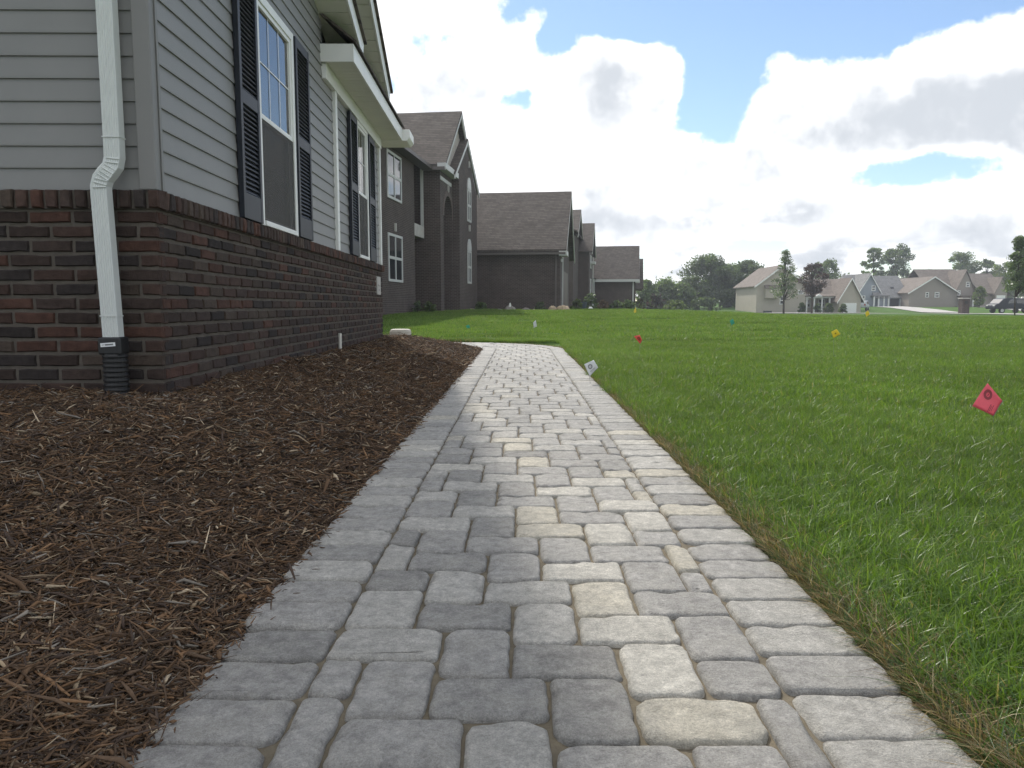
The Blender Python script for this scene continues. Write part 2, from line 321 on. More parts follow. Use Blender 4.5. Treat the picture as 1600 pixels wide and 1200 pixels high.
def paver_geom(w, l, n_seg, tilt=0.004):
    """rounded tumbled block, w x l, top near z=0, its own worn corners"""
    g = .0016; hw, hl = w / 2 - g, l / 2 - g
    pts = []
    seed = random.uniform(0, 1000)
    for ci, (sx, sy) in enumerate(((1, 1), (-1, 1), (-1, -1), (1, -1))):
        r = min(random.choice((.012, .018, .022, .03, .036)), hw * .55, hl * .55); cx, cy = sx * (hw - r), sy * (hl - r)
        a0 = ci * PI / 2
        for k in range(n_seg + 1):
            a = a0 + PI / 2 * k / n_seg; pts.append((cx + r * math.cos(a), cy + r * math.sin(a)))
    # extra points on straight edges
    out = []
    for i, p in enumerate(pts):
        q = pts[(i + 1) % len(pts)]; out.append(p); d = math.hypot(q[0] - p[0], q[1] - p[1])
        k = int(d / .028) if n_seg > 1 else 0
        for j in range(1, k + 1):
            t = j / (k + 1); out.append((p[0] + (q[0] - p[0]) * t, p[1] + (q[1] - p[1]) * t))
    pts = out; n = len(pts)
    # wear: push outline inwards irregularly
    V = []; tx, ty = random.gauss(0, tilt), random.gauss(0, tilt); dz = random.gauss(0, .0012)
    def ring(inset, z, amp):
        for (x, y) in pts:
            k = mnoise.noise(Vector((x * 38 + seed, y * 38, seed))) * amp + abs(mnoise.noise(Vector((x * 14, y * 14 + seed, 3.3)))) * amp
            chip = max(0, mnoise.noise(Vector((x * 16 + seed * 2, y * 16 - seed, 7.7))) - .22) * .045 if inset > .002 else 0; chip = min(chip, .009); k += chip
            X = x - math.copysign(min(abs(x), inset + max(k, 0)), x) * (abs(x) / hw if hw else 0) ** 2
            Y = y - math.copysign(min(abs(y), inset + max(k, 0)), y) * (abs(y) / hl if hl else 0) ** 2
            zz = z - chip * .28 + dz + X * tx + Y * ty + mnoise.noise(Vector((X * 20 + seed, Y * 20, 9))) * .0012
            V.append((X, Y, zz))
    ring(.014, 0.0, .003); ring(.0070, -.0004, .005); ring(.0036, -.0024, .0060); ring(.0004, -.0085, .0045); ring(0, -.045, .0005)
    F = [tuple(range(n))]
    for r in range(4):
        for i in range(n):
            a = r * n + i; b = r * n + (i + 1) % n; F.append((a, a + n, b + n, b))
    return V, F
def build_path():
    path = B().raw([(0, 0, 0)], []) if False else None
    # bed of jointing sand is the walk's own mesh
    V = []; F = []
    nseg = 60
    for i in range(nseg + 1):
        y = -3 + (11.6 + 3) * i / nseg; V += [(PX0 + .03, y, -.013), (PX1 - .03, y, -.013)]
    for i in range(1, 25):
        a = PI / 2 * i / 24
        V += [(ARC_C[0] + (R_IN + .03) * math.cos(a), ARC_C[1] + (R_IN + .03) * math.sin(a), -.013), (ARC_C[0] + (R_OUT - .03) * math.cos(a), ARC_C[1] + (R_OUT - .03) * math.sin(a), -.013)]
    V += [(-8, ARC_C[1] + R_IN + .03, -.013), (-8, ARC_C[1] + R_OUT - .03, -.013)]
    for i in range(len(V) // 2 - 1): F.append((2 * i, 2 * i + 1, 2 * i + 3, 2 * i + 2))
    root = link('path', mesh('path', V, F, M_sand)); tag(root, 'grey tumbled paver walk between mulch bed and lawn', None, kind='structure')
    P = []                                                   # (cx, cy, w, l, rot)
    L_, W = .2035, .1365
    ox, oy = .187, 1.081                                     # one horizontal block seen in the photo
    for i in range(-60, 140):
        for j in range(-60, 60):
            hx = ox + i * W + j * L_; hy = oy + i * W - j * L_
            for (x0, y0, w, l) in ((hx, hy, L_, W), (hx + L_, hy + W - L_, W, L_)):
                if y0 < -1.5 or y0 > 13.8 or x0 > .6 or x0 < -6: continue
                cx, cy = x0 + w / 2, y0 + l / 2
                if cy < 11.6:
                    a, b = max(x0, IX0), min(x0 + w, IX1)
                    if b - a < .028: continue
                    if a - IX0 < .028: a = IX0
                    if IX1 - b < .028: b = IX1
                    P.append(((a + b) / 2, cy, b - a, l, 0, 0))
                else:
                    if cx > ARC_C[0]:
                        r = math.hypot(cx - ARC_C[0], cy - ARC_C[1])
                    else: r = cy - ARC_C[1]
                    if R_IN + .24 < r < R_OUT - .24: P.append((cx, cy, w, l, 0, 0))
    y = 1.005 - 12 * W
    bw = IX0 - PX0
    k = 0
    while y < 11.6:
        P.append(((PX0 + IX0) / 2, y, bw, W, 0, 1)); P.append(((PX1 + IX1) / 2, y + .028, PX1 - IX1, W, 0, 1)); y += W
    for (rr, n) in ((R_IN + bw / 2, 10), (R_OUT - bw / 2, 25)):
        for k in range(n):
            a = PI / 2 * (k + .5) / n; wd = rr * PI / 2 / n
            P.append((ARC_C[0] + rr * math.cos(a), ARC_C[1] + rr * math.sin(a), bw, wd, a, 1))
        x = ARC_C[0] - W / 2
        while x > -6: P.append((x, ARC_C[1] + rr, W, bw, 0, 1)); x -= W
    P.sort(key=lambda p: (p[1] < .75, abs(p[1]) + abs(p[0]) * .2))
    JV = []; JF = []; JT = []
    for idx, (cx, cy, w, l, rot, border) in enumerate(P):
        cls = None
        for (qx, qy, c) in PCOL:
            if abs(qx - cx) < w / 2 and abs(qy - cy) < l / 2: cls = c
        if cls is None:
            cls = random.choices('DMGLWC', (12, 26, 22, 24, 9, 7) if not border else (5, 24, 22, 38, 6, 5))[0]
        t = np.array(PALETTE[cls]) * np.array((1.02, 1.0, .965)) * random.uniform(.93, 1.07)
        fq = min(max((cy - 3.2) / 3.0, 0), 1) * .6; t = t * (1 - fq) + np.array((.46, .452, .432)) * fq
        near = cy < 4.5
        V, F = paver_geom(w, l, 3 if near else 1)
        c, s = math.cos(rot), math.sin(rot)
        if idx < 300 and cy > .75:
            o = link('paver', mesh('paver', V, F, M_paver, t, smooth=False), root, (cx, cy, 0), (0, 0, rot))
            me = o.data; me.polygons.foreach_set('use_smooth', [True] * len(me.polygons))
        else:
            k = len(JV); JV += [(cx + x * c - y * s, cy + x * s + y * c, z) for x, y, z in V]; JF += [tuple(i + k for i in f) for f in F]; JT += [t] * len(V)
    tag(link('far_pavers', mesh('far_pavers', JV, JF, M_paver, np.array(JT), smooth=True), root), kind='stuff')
build_path()

# ------------------------------------------------------------------ the near house: frame of reference
H1 = empty('siding_house', (-1.709, 3.6, 0), math.radians(1.25))
tag(H1, 'grey vinyl sided house with brick base and dark shutters beside the walk', 'house')
# local axes: +x out of the front wall towards the walk, +y along the front wall away from the camera
SILL = 1.20; WALL_L = 6.62
def brick_geom(l, h, d, jx=.0045):
    """brick with worn front edges: centre at front face, length x, height z, front at y=0 looking -y"""
    a, b = l / 2, h / 2; V = []; sd_ = random.uniform(0, 500); rt = random.gauss(0, .008)
    nl = 4 if l > .15 else 2
    ring = [(-a + 2 * a * k / nl, -b) for k in range(nl)] + [(a, -b), (a, 0)] + [(a - 2 * a * k / nl, b) for k in range(nl)] + [(-a, b), (-a, 0)]
    n = len(ring)
    for (ins, y) in ((0, d), (.0005, .009), (.0055, random.uniform(-.0015, .0015))):
        for (x, z) in ring:
            k = abs(mnoise.noise(Vector((x * 45 + sd_, z * 45, 1.7)))) * .007 + abs(mnoise.noise(Vector((x * 17 + sd_, z * 17, 4.1)))) * .004 if y < .02 else 0
            X = x - math.copysign(ins + k, x) if abs(abs(x) - a) < 1e-6 else x; Z = z - math.copysign(ins + k, z) if abs(abs(z) - b) < 1e-6 else z
            V.append((X, y + (random.uniform(-.0015, .0015) if y < .02 else 0), Z + x * rt))
    F = [tuple(range(2 * n, 3 * n))]
    for k in range(2):
        for i in range(n): p, q = k * n + i, k * n + (i + 1) % n; F.append((p, q, q + n, p + n))
    return V, F
BRICKC = [((.048, .034, .029), 34), ((.060, .038, .031), 26), ((.078, .041, .031), 12), ((.037, .030, .028), 14), ((.068, .051, .041), 14)]
def brick_tint(extra=1.0):
    c = random.choices([b[0] for b in BRICKC], [b[1] for b in BRICKC])[0]
    return np.array(c) * random.uniform(.85, 1.2) * extra
def near_house_bricks():
    root = B()
    # mortar backing, a little behind the brick faces
    root.box(-9, -.012, .012, WALL_L, -.25, SILL - .092)
    wall = root.build('brick_wall', M_mortar, H1)
    items = []                                                # (distance key, V world-local, tint, kind)
    ch = .0677; z = SILL - .095 - ch / 2; row = 0
    while z > .05:
        off = (row % 2) * .1015
        # side wall, facing -y; first brick at the corner
        x = 0.0; first = True
        while x > -6.5:
            l = .194 if not (first and row % 2) else .0925
            V, F = brick_geom(l, .0565, .06)
            cx = x - l / 2
            vv = [(cx + a, b - .0 + random.uniform(0, 0), z + c) for a, b, c in V]
            items.append((3.6 + abs(cx) * (1 if cx > -.95 else 8), vv, F, brick_tint(), 0)); x -= l + .0105; first = False
        y = .055; first = True
        # front wall, facing +x ; the corner header shows as the side brick's end
        y = 0.0
        while y < WALL_L - .02:
            l = .194 if not (first and not row % 2) else .0925
            l = min(l, WALL_L - y)
            if 6.12 < y + l / 2 < 6.42 and .80 < z < 1.06 and False: pass
            V, F = brick_geom(l, .0565, .06); cy = y + l / 2
            vv = [(-b, cy + a, z + c) for a, b, c in V]
            if first: vv = [(p[0], p[1] + .012, p[2]) for p in vv]
            items.append((3.6 + cy, vv, F, brick_tint(), 0)); y += l + .0105; first = False
        z -= ch; row += 1
    sill = B(); sill.box(-9, .0, -.0, WALL_L + .03, SILL - .090, SILL - .008); sl = sill.build('brick_sill', M_mortar, H1)
    # rowlock sill
    pitch = .0685
    x = .022
    while x > -6.5:
        V, F = brick_geom(.057, .088, .09); cx = x - .0285
        items.append((3.55 + abs(cx) * (1 if cx > -.95 else 8), [(cx + a, b - .022 + random.uniform(-.003, .003), SILL - .046 + c) for a, b, c in V], F, brick_tint(1.3), 1)); x -= pitch
    y = .04
    while y < WALL_L + .03:
        V, F = brick_geom(.057, .088, .09)
        items.append((3.6 + y, [(.022 - b + random.uniform(-.003, .003), y + .0285 + a, SILL - .046 + c) for a, b, c in V], F, brick_tint(1.3), 1)); y += pitch
    items.sort(key=lambda t: t[0])
    J = B(); JT = []
    for i, (d, V, F, t, k) in enumerate(items):
        if i < 290:
            o = link('brick', mesh('brick', V, F, M_brick, t), sl if k else wall)
        else:
            J.raw(V, F); JT += [t] * len(V)
    o = J.build('far_bricks', M_brick, wall, tint=np.array(JT)); tag(o, kind='stuff')
near_house_bricks()

def siding_board(parent, a, b, z0, exposure, face, m=M_siding, slope0=None, slope1=None):
    """one lapped course. face 'front': runs along y at x ; 'side': runs along -x at y"""
    prof = [(0.002, exposure + .004), (.013, .002), (.0125, -.006), (.001, -.006)]   # (outwards, up)
    V = []
    for t in (a, b):
        for (o, u) in prof:
            V.append((-.030 + o, t, z0 + u) if face == 'front' else (t, .030 - o, z0 + u))
    n = len(prof); F = [(i, (i + 1) % n, (i + 1) % n + n, i + n) for i in range(n)] + [tuple(range(n)), tuple(range(2 * n - 1, n - 1, -1))]
    o = link('siding_board', mesh('siding_board', V, F, m), parent); return o
EXP = .1016
FASC = .28                                   # eave overhang
def rake1(y): return 3.05 + .37 * (3.99 - y)
def near_house():
    # sheathing body behind the siding (solid, keeps light out)
    body = B(); body.box(-9, -.45, .45, WALL_L - .45, SILL - .1, 2.9); body.build('inner_wall', M_dark, H1)
    sh = B(); holes = [(1.56, 2.46, 2.74), (4.99, 5.66, 2.74)]
    yy = [.02, 1.56, 2.46, 4.99, 5.66, WALL_L - .02]
    for i in range(0, 6, 2): sh.box(-.06, -.032, yy[i], yy[i + 1], SILL - .02, 2.74)
    sh.box(-.06, -.032, .02, WALL_L - .02, 2.74, 2.95)
    sh.box(-9, -.02, .032, .06, SILL - .02, 2.95)
    sw = sh.build('siding_wall', M_siding, H1)
    z = SILL + .004; k = 0
    while z < 3.9:
        segs = []
        if z < 2.70:
            segs = [(.055, 1.565), (2.455, 3.905), (3.985, 4.985), (5.665, 6.53)]
        else:
            top = 3.99 - (z - 3.02) / .37 if z > 3.02 else 3.52
            segs = [(max(.055, 3.7 - top if z > 3.02 else .055), min(top, 3.52))]
        for a, b in segs:
            if b - a > .08: siding_board(sw, a, b, z, EXP, 'front')
        if z < 2.88: [siding_board(sw, a_, b_, z, EXP, 'side') for a_, b_ in ((-.075, -1.9 - .73 * (k % 3)), (-1.902 - .73 * (k % 3), -5.5), (-5.502, -9))]
        z += EXP; k += 1
    # corner post
    cp = B(); cp.box(-.078, .004, -.006, .075, SILL - .004, 2.95); o = cp.build('corner_post', M_post, H1, bevel=.006)
    cp = B(); cp.box(.005, .011, .050, .072, SILL - .002, 2.95); cp.build('corner_trim', M_post, H1, bevel=.002)
    cp = B(); cp.box(-.05, .008, WALL_L - .10, WALL_L - .02, SILL - .002, 2.74); cp.build('corner_post', M_white, H1, bevel=.004)
    cp = B(); cp.box(-.03, .010, 3.905, 3.985, SILL, 2.742); cp.build('trim_strip', M_white, H1, bevel=.004)
    # windows
    def window(y0, y1, z0, z1, rail):
        f = B(); fw = .055; x0, x1 = -.06, .006
        f.box(x0, x1, y0, y0 + fw, z0, z1); f.box(x0, x1, y1 - fw, y1, z0, z1); f.box(x0, x1 - .001, y0 + fw, y1 - fw, z1 - .06, z1); f.box(x0, x1 + .012, y0 + fw, y1 - fw, z0, z0 + .035)
        w = f.build('window', M_white, H1, bevel=.003)
        a, b = y0 + fw, y1 - fw
        def sash(za, zb, x, nm, t=.032):
            s = B(); s.box(x - .02, x, a, a + t, za, zb); s.box(x - .02, x, b - t, b, za, zb); s.box(x - .0205, x - .0005, a + t, b - t, za, za + t); s.box(x - .0205, x - .0005, a + t, b - t, zb - t, zb)
            s.build('sash', M_white, w, bevel=.002)
            B().box(x - .022 if nm == 'upper' else x - .014, x - .018 if nm == 'upper' else x - .010, a + t, b - t, za + t, zb - t).build('pane', M_glass, w)
        sash(rail - .01, z1 - .06, -.004, 'upper'); sash(z0 + .035, rail + .022, -.032, 'lower')
        B().box(-.006, -.0045, a, b, z0 + .035, rail - .012).build('insect_screen', M_screenmesh, w)
        g = B()
        for i in (1, 2): yv = a + .032 + (b - a - .064) * i / 3; g.box(-.0178, -.0165, yv - .0045, yv + .0045, rail + .02, z1 - .09)
        zm = (rail + z1 - .07) / 2; g.box(-.0177, -.0166, a + .032, b - .032, zm - .0045, zm + .0045); g.build('muntin', M_white, w)
        c = B(); c.box(-.40, -.38, y0 - .1, y1 + .1, z0, z1); c.build('dark_room_back', mat('dim_room', (.10, .10, .10), .9), w)  # dark sheet whose colour stands for the unlit room behind the glass
    window(1.56, 2.46, SILL, 2.742, 1.93); window(4.99, 5.66, SILL, 2.738, 1.93)
    # shutters
    def shutter(y0, y1, z0, z1):
        f = B(); st = .042 if y1 - y0 > .3 else .035; xa, xb = -.016, .018
        f.box(xa, xb, y0, y0 + st, z0, z1); f.box(xa, xb, y1 - st, y1, z0, z1)
        mid = (z0 + z1) / 2 - .06
        for za, zb in ((z0, z0 + .16), (mid, mid + .085), (z1 - .07, z1)): f.box(xa, xb - .0015, y0 + st, y1 - st, za, zb)
        f.box(xa + .001, xa + .008, y0 + st, y1 - st, z0 + .16, z1 - .07)
        s = f.build('shutter', M_shutter, H1, bevel=.003)
        me = None
        for za, zb in ((z0 + .16, mid), (mid + .085, z1 - .07)):
            n = int((zb - za) / .030)
            for i in range(n):
                zc = za + (zb - za) * (i + .5) / n
                if me is None:
                    bb = B(); hy = (y1 - y0) / 2 - st - .001
                    bb.raw([(-.012, -hy, .014), (-.006, -hy, .017), (.013, -hy, -.010), (.007, -hy, -.014), (-.012, hy, .014), (-.006, hy, .017), (.013, hy, -.010), (.007, hy, -.014)],
                           [(0, 1, 2, 3), (7, 6, 5, 4), (0, 4, 5, 1), (1, 5, 6, 2), (2, 6, 7, 3), (3, 7, 4, 0)])
                    me = mesh('slat', bb.V, bb.F, M_shutter)
                link('slat', me, s, (0, (y0 + y1) / 2, zc))
    shutter(1.17, 1.545, SILL + .004, 2.735); shutter(2.475, 2.885, SILL + .004, 2.735)
    shutter(4.57, 4.965, SILL + .004, 2.70); shutter(5.685, 6.10, SILL + .004, 2.70)
    # eave over the second bay : frieze, soffit, fascia, little roof
    Y0, Y1 = 3.46, 6.72; ZS = 2.86
    B().box(-.05, .018, Y0 + .04, WALL_L, 2.715, ZS - .002).build('frieze_board', M_white, H1, bevel=.003)
    so = B().box(-.04, FASC - .02, Y0 + .02, Y1 + .05, ZS, ZS + .012).build('soffit', M_soffit, H1)
    n = 34
    me = mesh('soffit_panel', *(lambda b: (b.V, b.F))(B().box(.019, FASC - .022, -.0435, .0435, -.004, -.0005)), M_soffit)
    for i in range(n): link('soffit_panel', me, so, (0, Y0 + .07 + i * .096, ZS))
    B().box(FASC - .02, FASC, Y0, Y1, ZS - .012, ZS + .145).build('fascia', M_white, H1, bevel=.003)
    B().box(-.04, FASC - .0205, Y0, Y0 + .02, ZS - .012, ZS + .145).build('fascia', M_white, H1, bevel=.003)
    # gutter end and return round the far corner
    e = B(); e.prism([(FASC - .10, Y1 + .001, ZS + .13), (FASC + .10, Y1 + .001, ZS + .13), (FASC + .10, Y1 + .001, ZS + .03), (FASC + .06, Y1 + .001, ZS - .015), (-.05, Y1 + .001, ZS - .015), (-.05, Y1 + .001, ZS + .05)], (0, .45, 0))
    e.build('eave_return', M_white, H1, bevel=.004)
    h = B()
    for i in range(3): h.box(.08 + i * .05, .088 + i * .05, Y1 - .001, Y1 + .0005, ZS - .003, ZS + .004)
    h.build('vent_hole', M_black, H1)
    rf = B(); rf.prism([(FASC + .025, Y0 - .02, ZS + .146), (-.05, Y0 - .02, ZS + .42), (-.05, Y0 - .02, ZS + .45), (FASC + .03, Y0 - .02, ZS + .165)], (0, Y1 - Y0 + .1, 0))
    rf.build('pent_roof', M_shingle, H1)
    # rake 1 (near gable) and rake 2 (gable behind it)
    def rake(ya, za, yb, zb, x, nm, w=.15, back=-.05, n=30):
        """board from (ya,za) up to (yb,zb) at overhang x with its own soffit and roof edge"""
        d = Vector((0, yb - ya, zb - za)); L_ = d.length; d.normalize(); up = Vector((0, -d.z, d.y)) if d.y > 0 else Vector((0, d.z, -d.y))
        if up.z < 0: up = -up
        a = Vector((0, ya, za))
        b = B()
        b.prism([a + Vector((x - .02, 0, 0)), a + Vector((x, 0, 0)), a + Vector((x, 0, 0)) + up * w, a + Vector((x - .02, 0, 0)) + up * w], d * L_)
        b.build('rake_board', M_white, H1, bevel=.002)
        b = B(); b.prism([a + Vector((back, 0, 0)) + up * .012, a + Vector((x - .021, 0, 0)) + up * .012, a + Vector((x - .021, 0, 0)) + up * .022, a + Vector((back, 0, 0)) + up * .022], d * L_)
        s = b.build('rake_soffit', M_soffit, H1)
        k = int(L_ / .15)
        for i in range(k):
            p = a + d * (i * .15 + .006); q = B(); q.prism([p + Vector((back + .01, 0, 0)) + up * .004, p + Vector((x - .023, 0, 0)) + up * .004, p + Vector((x - .023, 0, 0)) + up * .0115, p + Vector((back + .01, 0, 0)) + up * .0115], d * .138)
            q.build('soffit_panel', M_soffit, s)
        return a, d, up, L_
    P1 = 1.85; Z1 = rake1(P1)
    rake(3.99, 3.05, P1, Z1, FASC - .01, 'n'); rake(-.29, 3.05, P1, Z1, FASC - .01, 'n')
    P2, Z2 = 1.6, 3.06 + .545 * (5.62 - 1.6)  # unseen peak and steep near slope, shaped so their shadow covers the walk
    rake(5.62, 3.06, P2, Z2, FASC + .002, 'f', back=-.3); rake(-.32, 3.06, P2, Z2, FASC + .002, 'f', back=-.3)
    # gable wall and the roofs
    g = B(); g.prism([(-.12, .02, 2.9), (-.12, 5.5, 3.1), (-.12, P2, Z2 - .02), ], (.05, 0, 0)); g.build('gable_wall', M_siding, H1)
    r = B()
    for (ya, za, yb, zb, x1) in ((5.72, 3.18, P2, Z2 + .17, FASC + .03), (P2, Z2 + .17, -.40, 3.18, FASC + .03)):
        r.prism([(x1, ya, za), (x1, yb, zb), (x1, yb, zb + .03), (x1, ya, za + .03)], (-9.3, 0, 0))
    r.box(-9.3, .25, 5.6, 7.25, 3.02, 3.05)
    r.build('roof', M_shingle, H1)
    r = B()
    for (ya, za, yb, zb) in ((4.05, 3.19, P1, Z1 + .155), (P1, Z1 + .155, -.36, 3.19)):
        r.prism([(FASC + .018, ya, za), (FASC + .018, yb, zb), (FASC + .018, yb, zb + .02), (FASC + .018, ya, za + .02)], (-.3, 0, 0))
    r.build('rake_shingles', M_shingle, H1)
    # outlet block near the far corner
    pl = B().box(-.02, .012, 6.13, 6.40, .80, 1.03).build('outlet_block', M_conc, H1, bevel=.005)
    q = B()
    for (dy, dz) in ((.08, .12), (.19, .115), (.14, .06)): q.box(.012, .0135, 6.13 + dy - .012, 6.13 + dy + .012, .80 + dz - .012, .80 + dz + .012)
    q.build('socket', M_black, pl)
def screen_mat():
    m = bpy.data.materials.new('screen_mesh'); m.use_nodes = True; t = m.node_tree; p = t.nodes['Principled BSDF']
    p.inputs['Base Color'].default_value = (.075, .07, .064, 1); p.inputs['Roughness'].default_value = .6; p.inputs['Specular IOR Level'].default_value = .15
    tr = t.nodes.new('ShaderNodeBsdfTransparent'); mx = t.nodes.new('ShaderNodeMixShader'); mx.inputs[0].default_value = .62
    t.links.new(tr.outputs[0], mx.inputs[1]); t.links.new(p.outputs[0], mx.inputs[2]); t.links.new(mx.outputs[0], t.nodes['Material Output'].inputs[0])
    return m
M_screenmesh = screen_mat()
near_house()

def downspout():
    """white rectangular pipe on the side wall: straight, elbow, slanted lower run, black ribbed adapter"""
    w, d = .074, .056
    path = [(-.165, 3.3), (-.163, 1.425), (-.163, 1.335), (-.168, 1.295), (-.188, 1.262), (-.206, 1.235), (-.215, 1.20), (-.214, 1.16), (-.196, .61), (-.193, .505)]
    ys = [-.045, -.045, -.046, -.055, -.068, -.075, -.080, -.082, -.085, -.085]
    V = []; F = []; prof = []
    # corrugated profile (front has flutes)
    nf = 7
    for i in range(nf * 4 + 1):
        t = i / (nf * 4); prof.append(((t - .5) * w, -d / 2 + (.0 if (i // 2) % 2 else .0022)))
    for i in range(5): prof.append((w / 2, -d / 2 + d * (i + 1) / 5 * .98 + 0))
    prof += [(-w / 2, d / 2)]
    for i in range(4): prof.append((-w / 2, d / 2 - d * (i + 1) / 5))
    n = len(prof)
    for i, ((x, z), y) in enumerate(zip(path, ys)):
        a = path[max(i - 1, 0)]; b = path[min(i + 1, len(path) - 1)]
        dx, dz = b[0] - a[0], b[1] - a[1]; L_ = math.hypot(dx, dz); nx, nz = -dz / L_, dx / L_      # right-hand vector in the wall plane
        for (u, v) in prof: V.append((x + nx * u, y + v, z + nz * u))
    for i in range(len(path) - 1): F += [(i * n + k, (i + 1) * n + k, (i + 1) * n + (k + 1) % n, i * n + (k + 1) % n) for k in range(n)]
    ds = link('downspout', mesh('downspout', V, F, M_gutter), H1)
    # elbow crimps and joint bands
    for i in range(9):
        t = 2.2 + i * .5; k = int(t); f = t - k
        x = path[k][0] * (1 - f) + path[k + 1][0] * f; z = path[k][1] * (1 - f) + path[k + 1][1] * f; y = ys[k] * (1 - f) + ys[k + 1] * f
        a, b_ = path[k], path[k + 1]; dx, dz = b_[0] - a[0], b_[1] - a[1]; L_ = math.hypot(dx, dz); dx /= L_; dz /= L_
        b = B(); b.bar((x - dz * -1 * w * .30, y - d / 2 - .001, z - dx * w * .30), (x + dz * -1 * w * .52, y - d / 2 - .001, z + dx * w * .52), .006, .007, up=(0, 1, 0)); b.build('elbow_crimp', M_gutter, ds, bevel=.002)
    for (k, f) in ((1, .0), (8, .0)):
        x, z = path[k]; y = ys[k]; b = B(); b.box(x - w / 2 - .003, x + w / 2 + .003, y - d / 2 - .003, y + d / 2 + .002, z - .004, z + .002); b.build('joint_band', M_gutter, ds)
    # adapter
    x0, z0 = path[-1]; y0 = ys[-1]
    b = B(); b.box(x0 - .053, x0 + .053, y0 - .045, y0 + .04, z0 - .075, z0 + .006); ad = b.build('drain_adapter', M_black, ds, bevel=.008)
    # ribbed tube
    V = []; F = []; nr = 60; ns = 20; zt = z0 - .07; zb = .10
    for i in range(nr + 1):
        z = zt + (zb - zt) * i / nr; r = .053 + (.0045 if (i // 2) % 2 else -.001)
        V += [(x0 + .004 + r * math.cos(2 * PI * k / ns), y0 - .002 + r * .92 * math.sin(2 * PI * k / ns), z) for k in range(ns)]
    for i in range(nr): F += [(i * ns + k, (i + 1) * ns + k, (i + 1) * ns + (k + 1) % ns, i * ns + (k + 1) % ns) for k in range(ns)]
    link('ribbed_drain_hose', mesh('ribbed_drain_hose', V, F, M_black, smooth=False), ds)
    M = Matrix.Translation((x0 - .004, y0 - .0465, z0 - .028)) @ Matrix.Rotation(math.radians(-4), 4, 'Y')
    lb = B(); lb.box(-.034, .034, -.0006, .0006, -.009, .009, M); lab = lb.build('sticker', mat('sticker_white', (.75, .76, .76), .5), ds)
    tx = B()
    for i in range(9): tx.box(-.012 + i * .0042, -.012 + i * .0042 + .0030, -.0010, -.0007, -.0035, .0035, M)
    for i in range(4): tx.box(-.028 + i * .0036, -.028 + i * .0036 + .0020, -.0010, -.0007, -.0015, .0020, M)
    tx.build('sticker_print', M_black, ds)
downspout()

